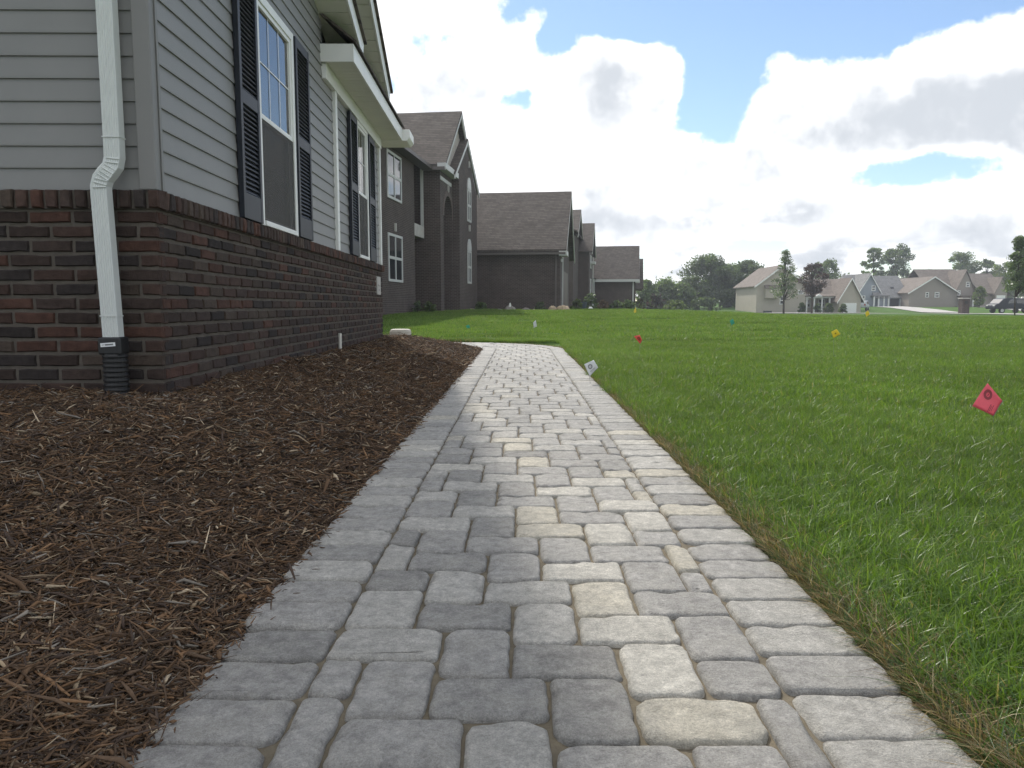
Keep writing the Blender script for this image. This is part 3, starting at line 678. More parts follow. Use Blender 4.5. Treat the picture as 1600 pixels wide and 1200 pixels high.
# ------------------------------------------------------------------ mulch bed
def bed_z(x, y):
    x = np.asarray(x, float); y = np.asarray(y, float)
    edge = np.where(y < 11.6, PX0, ARC_C[0] + np.sqrt(np.maximum(R_IN ** 2 - np.maximum(y - ARC_C[1], 0) ** 2, 0)))
    t = (edge - x) / 1.12
    z = -.012 + .245 * np.sin(np.clip(t, -.2, 1) * PI / 2) ** 1.15 if False else -.012 + .243 * (1 - (1 - np.clip(t, 0, 1)) ** 1.55)
    z = z * (1 - .55 * smooth01((y - 10.6) / 1.6)) + .02 * smooth01((-x - 1.9) / 1.0)
    return z + .012 * np.sin(x * 5.1 + y * 1.7) * np.sin(y * 3.3 - x) * smooth01(t * 6) + .006 * np.sin(x * 17 + y * 9) * np.sin(y * 14) * smooth01(t * 8)
def mulch():
    ys = np.linspace(-1.0, 12.5, 180); us = np.linspace(0, 1, 70) ** 1.3
    Y, U = np.meshgrid(ys, us, indexing='ij')
    edge = np.where(Y < 11.6, PX0 + .015, ARC_C[0] + np.sqrt(np.maximum(R_IN ** 2 - np.maximum(Y - ARC_C[1], 0) ** 2, 0)) + .015)
    X = edge - U * (edge + 6.5); Z = bed_z(X, Y)
    co = np.stack([X, Y, Z], -1).reshape(-1, 3); k = len(us)
    i, j = np.meshgrid(np.arange(len(ys) - 1), np.arange(k - 1), indexing='ij'); a = (i * k + j).ravel()
    tag(link('mulch_bed', np_mesh('mulch_bed', co, np.stack([a, a + k, a + k + 1, a + 1], 1), M_soil, smooth=True)), 'dark soil of the raised planting bed along the house', None, kind='structure')
    # chips
    n = 150000
    yv = .55 * (12.45 / .55) ** RNG.random(n)                 # log spread: dense near the camera
    fl = 813 / 1180 * 1.12
    lo = np.maximum(-fl * yv - .15, np.where(yv < 3.62, -4.2, -1.75)); hi = np.where(yv < 11.6, PX0 + .022, ARC_C[0] + np.sqrt(np.maximum(R_IN ** 2 - np.maximum(yv - ARC_C[1], 0) ** 2, 0)) + .022)
    lo = np.where(yv > 10.3, -3.4, lo)
    wide = np.arange(n) < 26000; yv[wide] = RNG.uniform(-1.0, 3.58, 26000); lo[wide] = -5.0; hi[wide] = PX0 + .01
    xv = lo + (hi - lo) * RNG.random(n); ok = hi > lo; xv, yv = xv[ok], yv[ok]; n = len(xv)
    spill = np.arange(n) < 420; xv[spill] = PX0 + np.abs(RNG.normal(0, .022, 420)); yv[spill] = np.exp(RNG.uniform(math.log(.7), math.log(11), 420))
    dist = np.hypot(xv, yv); far = np.clip(dist / 2.2, 1, 3.2)
    ln = np.clip(np.exp(RNG.normal(math.log(.021), .68, n)), .006, .11) * np.sqrt(far)
    wd = np.clip(np.exp(RNG.normal(math.log(.0036), .5, n)), .0014, .012) * np.sqrt(far); wd = np.minimum(wd, ln * .45); th = wd * RNG.uniform(.25, .6, n)
    ya = RNG.normal(.2, 1.1, n); pi_ = RNG.normal(0, .26, n); ro = RNG.normal(0, .5, n)
    d = np.stack([np.cos(ya) * np.cos(pi_), np.sin(ya) * np.cos(pi_), np.sin(pi_)], 1)
    r0 = np.stack([-np.sin(ya), np.cos(ya), np.zeros(n)], 1); u0 = np.cross(d, r0)
    r = r0 * np.cos(ro)[:, None] + u0 * np.sin(ro)[:, None]; u = np.cross(d, r)
    pi_[spill] *= .2; ln[spill] *= .7
    c = np.stack([xv, yv, np.where(spill, .003, bed_z(xv, yv)) + RNG.uniform(-.002, .012, n) + .25 * ln * np.abs(np.sin(pi_))], 1)
    V = np.zeros((n, 12, 3))
    bend = RNG.normal(0, .10, n)
    for k, (t, sc) in enumerate(((-1, .45), (0, 1.0), (1, .35))):
        jit = RNG.uniform(.7, 1.2, n)
        ctr = c + d * (t * ln / 2)[:, None] + u * ((1 - t * t) * bend * ln)[:, None]
        for q, (a, b) in enumerate(((-1, -.5), (1, -.5), (.8, .5), (-.8, .5))):
            V[:, k * 4 + q] = ctr + r * (a * wd / 2 * sc * jit)[:, None] + u * (b * th * sc)[:, None]
    base = (np.arange(n) * 12)[:, None]
    fs = []
    for k in range(2):
        for q in range(4): fs.append([k * 4 + q, k * 4 + (q + 1) % 4, k * 4 + 4 + (q + 1) % 4, k * 4 + 4 + q])
    fs += [[3, 2, 1, 0], [8, 9, 10, 11]]
    Q = (base[:, :, None] + np.array(fs)[None]).reshape(-1, 4)
    pal = np.array([(.092, .059, .037), (.134, .081, .046), (.058, .040, .030), (.168, .096, .049), (.26, .195, .125), (.20, .175, .145), (.40, .32, .22)])
    ci = RNG.choice(7, n, p=[.33, .26, .18, .10, .06, .05, .02]); T = pal[ci] * RNG.uniform(.75, 1.3, (n, 1))
    tag(link('bark_mulch', np_mesh('bark_mulch', V.reshape(-1, 3), Q, M_chip, np.repeat(T, 12, axis=0))), 'brown shredded bark mulch covering the planting bed', 'mulch', kind='stuff')
mulch()

# ------------------------------------------------------------------ grass
def blades(n, sx, sy, h, hv, w, lean, levels, cols, probs, dirx=None, origin_fn=None):
    px = RNG.uniform(0, sx, n); py = RNG.uniform(0, sy, n)
    if origin_fn is not None: px, py, pz = origin_fn(n)
    else: pz = np.zeros(n)
    # tufts
    ph = RNG.uniform(0, 2 * PI, n)
    if dirx is not None: ph = np.where(RNG.random(n) < .7, RNG.normal(dirx, .7, n), ph)
    hh = h * np.exp(RNG.normal(0, hv, n)); ll = np.abs(RNG.normal(lean, lean * .55, n)); ww = w * RNG.uniform(.6, 1.3, n)
    tw = RNG.uniform(-1.2, 1.2, n)
    dx, dy = np.cos(ph), np.sin(ph); wx, wy = -np.sin(ph + tw), np.cos(ph + tw)
    V = np.zeros((n, levels * 2, 3))
    for k in range(levels):
        t = k / (levels - 1)
        bx = px + dx * ll * hh * t * t; by = py + dy * ll * hh * t * t; bz = pz + hh * t * (1 - .42 * np.clip(ll, 0, 1.8) * t * .6)
        hw = ww * .5 * (1 - t ** 1.7 * .92)
        V[:, 2 * k] = np.stack([bx - wx * hw, by - wy * hw, bz], 1); V[:, 2 * k + 1] = np.stack([bx + wx * hw, by + wy * hw, bz], 1)
    b = (np.arange(n) * levels * 2)[:, None]
    q = np.array([[2 * k, 2 * k + 1, 2 * k + 3, 2 * k + 2] for k in range(levels - 1)])
    Q = (b[:, :, None] + q[None]).reshape(-1, 4)
    T = np.array(cols)[RNG.choice(len(cols), n, p=probs)] * RNG.uniform(.75, 1.25, (n, 1))
    T = np.repeat(T, levels * 2, axis=0)
    return V.reshape(-1, 3), Q, T
GC = [(.092, .164, .024), (.118, .197, .032), (.155, .232, .044), (.062, .124, .026), (.25, .22, .10)]
GP = [.34, .30, .16, .17, .03]
def lawn():
    coll = bpy.data.collections.new('grass_tufts')
    def patch(n, s, h, w, lv, lean):
        co, q, t = blades(n, s, s, h, .28, w, lean, lv, GC, GP); co[:, 0] -= s / 2; co[:, 1] -= s / 2
        o = bpy.data.objects.new('tuft', np_mesh('tuft', co, q, M_grass, t)); return o
    names = []
    for i in range(5): names.append(patch(2100, .34, .048, .0030, 4, .8))
    for i in range(4): names.append(patch(2600, .64, .046, .0044, 3, .8))
    for i in range(4): names.append(patch(3600, 1.6, .052, .0090, 3, .75))
    for i, o in enumerate(names): o.name = 'tuft_%02d' % i; coll.objects.link(o)
    P = []; I = []
    def zone(step, r0, r1, i0, n):
        y = .3
        while y < 47:
            x = -14 if y > 13.9 else .73 + step * .54
            x += random.uniform(0, .01)
            while x < 36:
                px, py = x + random.uniform(-.12, .12) * step, y + random.uniform(-.12, .12) * step
                dd = math.hypot(px, py)
                vis = abs(px) < .74 * py + 1.2
                edge_ok = py > 14.35 + step * .3 or px > .73 + step * .36
                if py > 11.5 and py < 14.35 + step * .3 and px > .4:
                    edge_ok = math.hypot(px - ARC_C[0], py - ARC_C[1]) > R_OUT + step * .45 + .02
                if py <= 14.6 and px <= .69 and py > 11.6 and math.hypot(px - ARC_C[0], py - ARC_C[1]) > R_OUT + step * .5 and px > ARC_C[0]: edge_ok = True
                if py > ARC_C[1] + R_OUT + step * .5 and px <= ARC_C[0]: edge_ok = True
                strip = py < 15.5 and px < PX1 + .75 and py > 0 and (px > PX1 or math.hypot(px - ARC_C[0], py - ARC_C[1]) < R_OUT + .75 or py < ARC_C[1] + R_OUT + .75)
                inz = (r0 <= dd < r1 and not strip) if i0 else (dd < r1 or strip)
                if inz and vis and edge_ok: P.append((px, py, float(ground_z(px, py)))); I.append(i0 + random.randrange(n))
                x += step
            y += step
    zone(.26, 0, 5.2, 0, 5); zone(.46, 5.2, 15, 5, 4); zone(1.2, 15, 50, 9, 4)
    me = bpy.data.meshes.new('lawn'); me.from_pydata(P, [], [])
    a = me.attributes.new('pidx', 'INT', 'POINT'); a.data.foreach_set('value', I)
    a = me.attributes.new('prot', 'FLOAT_VECTOR', 'POINT'); a.data.foreach_set('vector', np.stack([RNG.normal(0, .02, len(P)), RNG.normal(0, .02, len(P)), RNG.integers(0, 4, len(P)) * PI / 2 + RNG.normal(0, .2, len(P))], 1).astype(np.float32).ravel())
    a = me.attributes.new('pscl', 'FLOAT', 'POINT'); a.data.foreach_set('value', RNG.uniform(.88, 1.15, len(P)).astype(np.float32))
    o = link('lawn_grass', me); tag(o, 'thick green lawn grass to the right of the walk', 'grass', kind='stuff')
    ng = bpy.data.node_groups.new('grass_scatter', 'GeometryNodeTree')
    ng.interface.new_socket('Geometry', in_out='INPUT', socket_type='NodeSocketGeometry'); ng.interface.new_socket('Geometry', in_out='OUTPUT', socket_type='NodeSocketGeometry')
    N = ng.nodes; L = ng.links.new; gi = N.new('NodeGroupInput'); go = N.new('NodeGroupOutput')
    ci = N.new('GeometryNodeCollectionInfo'); ci.inputs[0].default_value = coll; ci.inputs[1].default_value = True; ci.inputs[2].default_value = True
    iop = N.new('GeometryNodeInstanceOnPoints'); iop.inputs['Pick Instance'].default_value = True
    def na(nm, t): n = N.new('GeometryNodeInputNamedAttribute'); n.data_type = t; n.inputs[0].default_value = nm; return n.outputs[0]
    L(gi.outputs[0], iop.inputs['Points']); L(ci.outputs[0], iop.inputs['Instance']); L(na('pidx', 'INT'), iop.inputs['Instance Index'])
    L(na('prot', 'FLOAT_VECTOR'), iop.inputs['Rotation']); L(na('pscl', 'FLOAT'), iop.inputs['Scale']); L(iop.outputs[0], go.inputs[0])
    md = o.modifiers.new('scatter', 'NODES'); md.node_group = ng
    # long and dry blades hanging over the edge of the walk
    def along(n):
        y = .7 * (13.0 / .7) ** RNG.random(n); off = np.abs(RNG.normal(.03, .065, n)); x = PX1 + .008 + off
        th = np.clip((y - 11.6) / 2.15, 0, 1) * PI / 2
        xa = ARC_C[0] + (R_OUT + off + .008) * np.cos(th); ya = ARC_C[1] + (R_OUT + off + .008) * np.sin(th)
        c = y > 11.6
        return np.where(c, xa, x), np.where(c, ya, y), np.full(n, -.022)
    dry = [(.27, .195, .095), (.18, .12, .055), (.36, .285, .155), (.055, .105, .022), (.035, .085, .018), (.07, .04, .02)]
    co, q, t = blades(60000, 1, 1, .032, .38, .0024, .9, 4, dry, [.27, .13, .15, .23, .16, .06], PI, along)
    tag(link('edge_grass', np_mesh('edge_grass', co, q, M_dry, t)), 'dry straw coloured grass blades along the edge of the walk', 'grass', kind='stuff')
    def beyond(n):
        x = RNG.uniform(-7, -.9, n); y = ARC_C[1] + R_OUT + .01 + np.abs(RNG.normal(.04, .1, n)); return x, y, np.full(n, -.01)
    co, q, t = blades(9000, 1, 1, .06, .35, .006, .8, 3, dry, [.12, .08, .06, .40, .30, .04], -PI / 2, beyond)
    tag(link('border_grass', np_mesh('border_grass', co, q, M_dry, t)), 'tall uncut grass fringe beyond the far bend of the walk', 'grass', kind='stuff')
    # strip of bare earth between walk and turf
    V = []; F = []
    for i in range(80):
        y = -1 + 12.6 * i / 79; wv = .085 + .03 * math.sin(i * 1.9) * math.sin(i * .7); V += [(PX1 - .004, y, -.018), (PX1 + wv, y, -.012)]
    for i in range(79): F.append((2 * i, 2 * i + 1, 2 * i + 3, 2 * i + 2))
    tag(link('soil_edge', mesh('soil_edge', V, F, M_soil)), 'thin strip of bare soil beside the walk', None, kind='structure')
lawn()

# ------------------------------------------------------------------ brick house with the tall arch
M_frame = mat('far_window_frame', (.52, .52, .50), .5)
def wall_box(name, m, parent, x0, x1, y0, y1, z0, z1): return B().box(x0, x1, y0, y1, z0, z1).build(name, m, parent)
def sash_window_x(parent, x, y0, y1, z0, z1, arch=False, grid=(2, 2), fw=.09):
    """white framed window on a wall whose outside is +x"""
    f = B(); f.box(x - .03, x + .03, y0, y0 + fw, z0, z1); f.box(x - .03, x + .03, y1 - fw, y1, z0, z1); f.box(x - .03, x + .029, y0 + fw, y1 - fw, z0, z0 + fw); f.box(x - .03, x + .029, y0 + fw, y1 - fw, z1 - fw, z1)
    w = f.build('window', M_frame, parent)
    B().box(x - .04, x + .004, y0 + fw, y1 - fw, z0 + fw, z1 - fw).build('pane', M_glassf, w)
    g = B(); ym = (y0 + y1) / 2; zm = (z0 + z1) / 2
    g.box(x, x + .026, ym - .04, ym + .04, z0 + fw, z1 - fw); g.box(x, x + .025, y0 + fw, y1 - fw, zm - .05, zm + .05); g.build('muntin', M_frame, w)
    if arch:
        a = B(); a.prism([(x - .03, (y0 + y1) / 2 + (y1 - y0) / 2 * math.cos(PI * k / 10), z1 + .02 + (y1 - y0) * .62 * math.sin(PI * k / 10)) for k in range(11)], (.06, 0, 0)); a.build('fanlight', M_frame, w)
    return w
def gable_roof(name, parent, x0, x1, y0, y1, ze, zr, m, axis='x', over=.35, th=.12):
    """two slopes; axis = direction of the ridge"""
    r = B()
    if axis == 'x':
        ym = (y0 + y1) / 2; s = (zr - ze) / ((y1 - y0) / 2); yo0, yo1 = y0 - over, y1 + over; zo = ze - over * s
        r.prism([(x0, yo0, zo), (x0, ym, zr), (x0, ym, zr + th), (x0, yo0, zo + th)], (x1 - x0, 0, 0)); r.prism([(x0, yo1, zo), (x0, yo1, zo + th), (x0, ym, zr + th), (x0, ym, zr)], (x1 - x0, 0, 0))
    else:
        xm = (x0 + x1) / 2; s = (zr - ze) / ((x1 - x0) / 2); xo0, xo1 = x0 - over, x1 + over; zo = ze - over * s
        r.prism([(xo0, y0, zo), (xo0, y0, zo + th), (xm, y0, zr + th), (xm, y0, zr)], (0, y1 - y0, 0)); r.prism([(xo1, y0, zo), (xm, y0, zr), (xm, y0, zr + th), (xo1, y0, zo + th)], (0, y1 - y0, 0))
    return r.build(name, m, parent)
def gable_x(name, parent, x, y0, y1, ze, zr, m, th=.2):
    return B().prism([(x - th, y0, ze), (x - th, y1, ze), (x - th, (y0 + y1) / 2, zr)], (th, 0, 0)).build(name, m, parent)
def rakes_x(parent, x, y0, y1, ze, zr, over=.35, w=.2):
    ym = (y0 + y1) / 2; s = (zr - ze) / ((y1 - y0) / 2)
    for a in (y0 - over, y1 + over):
        b = B(); b.prism([(x, a, ze - over * s - w * .5), (x, a, ze - over * s + w * .5), (x, ym, zr + w * .55), (x, ym, zr - w * .45)], (.06, 0, 0)); b.build('rake_board', M_frame, parent)
M_sidfar = mat('beige_siding', (.40, .36, .31), .7, var=.06, scale=2)
M_trimdk = mat('brown_gutter', (.10, .085, .075), .5)
def brick_house():
    H = empty('brick_house', (-3.44, 33.0, 0), math.radians(-6.9)); tag(H, 'two storey dark brick house with tall arch and attached garage wing', 'house')
    g = .25
    # wall A with the four-pane windows; porch recess; bay; garage wing
    b = B(); b.box(-9.5, -.70, -11, -1.7, g, 6.75); b.box(-9.5, -2.1, -1.7, .1, g, 6.75); b.build('wall', M_brickfar, H)
    b = B(); b.box(-6, 0, .0, .62, g, 6.75); b.box(-6, 0, 2.42, 8.05, g, 6.75); b.box(-6, -.9, .62, 2.42, g, 6.75)
    arc = [(0, .62 + .9 + .9 * math.cos(PI * k / 14), 4.6 + .95 * math.sin(PI * k / 14)) for k in range(15)]
    b.prism([(0, .62, 6.75), (0, 2.42, 6.75)] + [(0, p[1], p[2]) for p in arc], (-.9, 0, 0)); b.build('bay_wall', M_brickfar, H)
    # arch ring of soldier bricks
    ring = B()
    for k in range(22):
        a0, a1 = PI * k / 22 + .012, PI * (k + 1) / 22 - .012
        P = lambda r, a: (.0, 1.52 + r * math.cos(a), 4.6 + r * 1.05 * math.sin(a)); ring.prism([P(.9, a0), P(1.12, a0), P(1.12, a1), P(.9, a1)], (.03, 0, 0))
    ring.build('arch_ring', mat('arch_brick', (.13, .10, .085), .9, var=.3, scale=6), H)
    B().prism([(.0, 1.46, 5.72), (.0, 1.58, 5.72), (.0, 1.62, 6.05), (.0, 1.42, 6.05)], (.06, 0, 0)).build('keystone', M_conc, H)
    d = B(); d.box(-.88, -.84, .75, 2.3, .45, 2.6); d.build('front_door', mat('blue_door', (.03, .05, .10), .5), H)
    B().box(-.86, -.82, .75, 2.3, 2.8, 5.2).build('transom_glass', M_glassf, H)
    B().box(-.9, .9, .55, 2.5, .2, .42).build('front_step', M_conc, H); B().box(-.2, 1.6, .45, 3.4, .2, .33).build('front_step', M_conc, H)
    # porch recess trims: white post, balcony band
    B().box(-2.0, -.72, -1.69, -.02, 3.55, 4.05).build('porch_beam', M_conc, H); B().box(-.84, -.73, -.14, -.02, 4.05, 6.5).build('porch_post', M_frame, H)
    for (y0, y1) in ((-5.5, -3.65), (-9.0, -7.2)):
        sash_window_x(H, -.69, y0, y1, 4.55, 6.25); sash_window_x(H, -.69, y0, y1, 1.55, 3.3)
        B().box(-.70, -.64, (y0 + y1) / 2 - .07, (y0 + y1) / 2 + .07, 3.42, 3.72).build('keystone', M_conc, H)
    sash_window_x(H, .36, 4.3, 5.2, 4.75, 6.3, arch=True); sash_window_x(H, .36, 4.3, 5.2, 1.75, 3.35, arch=True)
    for z in (4.3, 7.35): B().box(.34, .41, 4.68, 4.82, z, z + .3).build('keystone', M_conc, H)
    # front gables
    B().box(0, .34, 2.45, 7.0, g, 6.6).build('gable_projection', M_brickfar, H)
    gable_x('gable_wall', H, .34, 1.55, 7.0, 6.6, 8.45, M_brickfar, th=.30); rakes_x(H, .36, 1.55, 7.0, 6.6, 8.45)
    gable_roof('gable_roof', H, -4, .42, 1.55, 7.0, 6.68, 8.55, M_shingle, th=.08)
    gw = gable_x('gable_wall', H, .02, -.05, 6.4, 6.75, 9.45, M_sidfar)
    n = 17
    for i in range(n):
        z = 6.78 + i * .18; hw = 3.2 * (9.45 - z - .2) / 2.7
        if hw > .15: B().prism([(.02, 3.17 - hw, z), (.02, 3.17 + hw, z), (.045, 3.17 + hw, z), (.045, 3.17 - hw, z)], (0, 0, .17)).build('siding_board', M_sidfar, gw)
    rakes_x(H, .28, -.05, 6.4, 6.75, 9.45)
    gable_roof('roof', H, -9.8, .34, -.05, 6.4, 6.8, 9.52, M_shingle)
    B().box(-.02, .35, -.42, 2.3, 6.42, 6.66).build('fascia', M_frame, H); B().box(.0, .03, .0, 2.2, 6.05, 6.2).build('frieze_board', M_frame, H)
    B().box(-.68, .30, -.46, -.36, 6.36, 6.50).build('gutter', M_trimdk, H)
    # roof over wall A (slope towards the front)
    r = B(); r.prism([(-.30, -11.4, 6.45), (-6.4, -11.4, 9.45), (-6.4, -11.4, 9.57), (-.30, -11.4, 6.57)], (0, 14.0, 0)); r.prism([(-6.4, -11.4, 9.45), (-12.5, -11.4, 6.45), (-12.5, -11.4, 6.57), (-6.4, -11.4, 9.57)], (0, 14.0, 0)); r.build('roof', M_shingle, H)
    B().box(-.34, -.24, -11.3, -.4, 6.40, 6.53).build('gutter', M_trimdk, H); B().box(-.72, -.32, -11.3, -.4, 6.40, 6.42).build('soffit', M_trimdk, H)
    # garage wing
    gy0, gy1, gx = 8.05, 16.2, 4.62
    B().box(-3, gx, gy0, gy1, g, 3.75).build('garage_wall', M_brickfar, H)
    gable_x('garage_gable', H, gx, gy0, gy1, 3.75, 7.05, M_brickfar, th=.3); gable_roof('garage_roof', H, -4, gx + .35, gy0, gy1, 3.78, 7.1, M_shingle)
    rakes_x(H, gx + .3, gy0, gy1, 3.75, 7.05)
    B().box(-3, gx + .3, gy0 - .42, gy0 - .34, 3.34, 3.46).build('gutter', M_trimdk, H); B().box(-3, gx + .3, gy0 - .36, gy0 - .002, 3.36, 3.38).build('soffit', M_trimdk, H)
    B().box(gx - .05, gx + .38, gy0 - .4, gy0 + .75, 3.28, 3.52).build('eave_return', M_frame, H)
    B().box(gx + .01, gx + .09, gy0 + 1.2, gy0 + 1.28, .5, 3.3).build('downspout', M_frame, H); B().box(gx, gx + .05, gy0 + .3, gy0 + 1.9, 3.02, 3.16).build('frieze_board', M_frame, H)
    dr = B().box(gx - .02, gx + .03, gy0 + 2.3, gy0 + 6.4, .35, 2.6).build('garage_door', mat('brown_door', (.10, .075, .06), .6), H)
    # downpipe corner on garage camera wall
    B().box(gx - .28, gx - .2, gy0 - .06, gy0 - .002, .4, 3.35).build('downspout', M_trimdk, H)
brick_house()

def far_brick_house():
    H = empty('brick_house', (4.0, 58.0, 0), math.radians(-8.0)); tag(H, 'farther brick house with white bay window and low garage wing', 'house'); g = .2
    B().box(-10, 0, 0, 17, g, 6.3).build('wall', M_brickfar, H)
    r = B(); r.prism([(.3, -.3, 6.2), (-5, -.3, 8.0), (-5, -.3, 8.12), (.3, -.3, 6.32)], (0, 17.6, 0)); r.prism([(-5, -.3, 8.0), (-10.3, -.3, 6.2), (-10.3, -.3, 6.32), (-5, -.3, 8.12)], (0, 17.6, 0)); r.build('roof', M_shingle, H)
    for (a, b, z, x) in ((1.2, 7.4, 8.3, .02), (6.2, 12.6, 7.75, .9)):
        if x > .5: B().box(0, x, a, b, g, 6.2 if x < .5 else 5.3).build('gable_projection', M_brickfar, H)
        ze = 6.2 if x < .5 else 5.3
        gable_x('gable_wall', H, x, a, b, ze, z - .1, M_brickfar, th=.25); gable_roof('gable_roof', H, -4, x + .3, a, b, ze + .05, z, M_shingle, th=.1); rakes_x(H, x + .25, a, b, ze, z - .1)
    B().box(.9, 1.3, 8.6, 10.2, 4.3, 4.5).build('gutter', M_frame, H); B().box(.92, 1.0, 12.3, 12.4, 1, 5.1).build('downspout', M_frame, H)
    sash_window_x(H, .92, 8.0, 9.6, 1.1, 3.0); sash_window_x(H, .92, 8.0, 9.6, 3.9, 5.0)
    # white bay window at the inner corner
    bw = B(); bw.prism([(0, 14.6, .6), (.9, 15.0, .6), (.9, 16.4, .6), (0, 16.8, .6)], (0, 0, .55)); bw.prism([(0, 14.6, 2.95), (.95, 14.95, 2.95), (.95, 16.45, 2.95), (0, 16.85, 2.95)], (0, 0, .3)); bay = bw.build('bay_window', M_frame, H)
    for (p, q) in (((.0, 14.6), (.9, 15.0)), ((.9, 15.0), (.9, 16.4)), ((.9, 16.4), (0, 16.8))):
        B().prism([(p[0], p[1], 1.15), (q[0], q[1], 1.15), (q[0], q[1], 2.95), (p[0], p[1], 2.95)], (-.05, 0, 0)).build('pane', M_glassf, bay)
        f = B()
        for t in (0, .5, 1): x, y = p[0] + (q[0] - p[0]) * t, p[1] + (q[1] - p[1]) * t; f.box(x - .02, x + .07, y - .06, y + .06, 1.14, 2.96)
        f.bar((p[0] + .03, p[1], 2.0), (q[0] + .03, q[1], 2.0), .08, .08); f.build('window_frame', M_frame, bay)
    B().prism([(0, 14.4, 3.25), (1.15, 14.8, 3.25), (1.15, 16.6, 3.25), (0, 17.0, 3.25)], (0, 0, .05)).build('bay_roof', M_shingle, H)
    # camera-facing small panes of the bay side
    gx, gy0, gy1 = 4.9, 17.0, 25.0
    B().box(-2, gx, gy0, gy1, g, 3.25).build('garage_wall', M_brickfar, H); gable_x('garage_gable', H, gx, gy0, gy1, 3.25, 6.55, M_brickfar, th=.3)
    gable_roof('garage_roof', H, -3, gx + .35, gy0, gy1, 3.3, 6.62, M_shingle); rakes_x(H, gx + .3, gy0, gy1, 3.25, 6.55)
    B().box(-2, gx + .36, gy0 - .45, gy0 - .35, 2.98, 3.22).build('fascia', M_frame, H); B().box(-2, gx + .3, gy0 - .352, gy0, 3.0, 3.03).build('soffit', M_frame, H)
    B().box(gx - .3, gx - .18, gy0 - .1, gy0 - .002, .4, 3.0).build('downspout', M_frame, H); B().box(gx - .05, gx + .4, gy0 - .42, gy0 + .9, 2.9, 3.12).build('eave_return', M_frame, H)
    gable_x('garage_gable', H, gx + .5, gy0 + 3.5, gy1 + 1.5, 2.6, 5.4, M_brickfar, th=1.2); gable_roof('gable_roof', H, gx - 1, gx + .8, gy0 + 3.5, gy1 + 1.5, 2.65, 5.5, M_shingle, th=.1)
far_brick_house()

# ------------------------------------------------------------------ far houses across the street
def win_y(parent, x0, x1, y, z0, z1, fw=.10):
    """window on a wall looking towards -y"""
    f = B(); f.box(x0, x0 + fw, y - .05, y, z0, z1); f.box(x1 - fw, x1, y - .05, y, z0, z1); f.box(x0 + fw, x1 - fw, y - .049, y, z0, z0 + fw); f.box(x0 + fw, x1 - fw, y - .049, y, z1 - fw, z1)
    zm = (z0 + z1) / 2; f.box(x0 + fw, x1 - fw, y - .048, y, zm - .05, zm + .05)
    w = f.build('window', M_white, parent); B().box(x0 + fw, x1 - fw, y - .02, y - .004, z0 + fw, z1 - fw).build('pane', M_glassf, w); return w
def gable_y(name, parent, x0, x1, y, ze, zr, m, th=.2):
    return B().prism([(x0, y, ze), (x1, y, ze), ((x0 + x1) / 2, y, zr)], (0, th, 0)).build(name, m, parent)
def rakes_y(parent, x0, x1, y, ze, zr, over=.4, w=.22):
    xm = (x0 + x1) / 2; s = (zr - ze) / ((x1 - x0) / 2)
    for a in (x0 - over, x1 + over):
        B().prism([(a, y, ze - over * s - w * .5), (xm, y, zr - w * .45), (xm, y, zr + w * .55), (a, y, ze - over * s + w * .5)], (0, -.06, 0)).build('rake_board', M_white, parent)
def pxw(px, Y): return (px - 813) / 1180 * Y
def zpx(py, Y): return CAMZ + (478 - py) / 1180 * Y
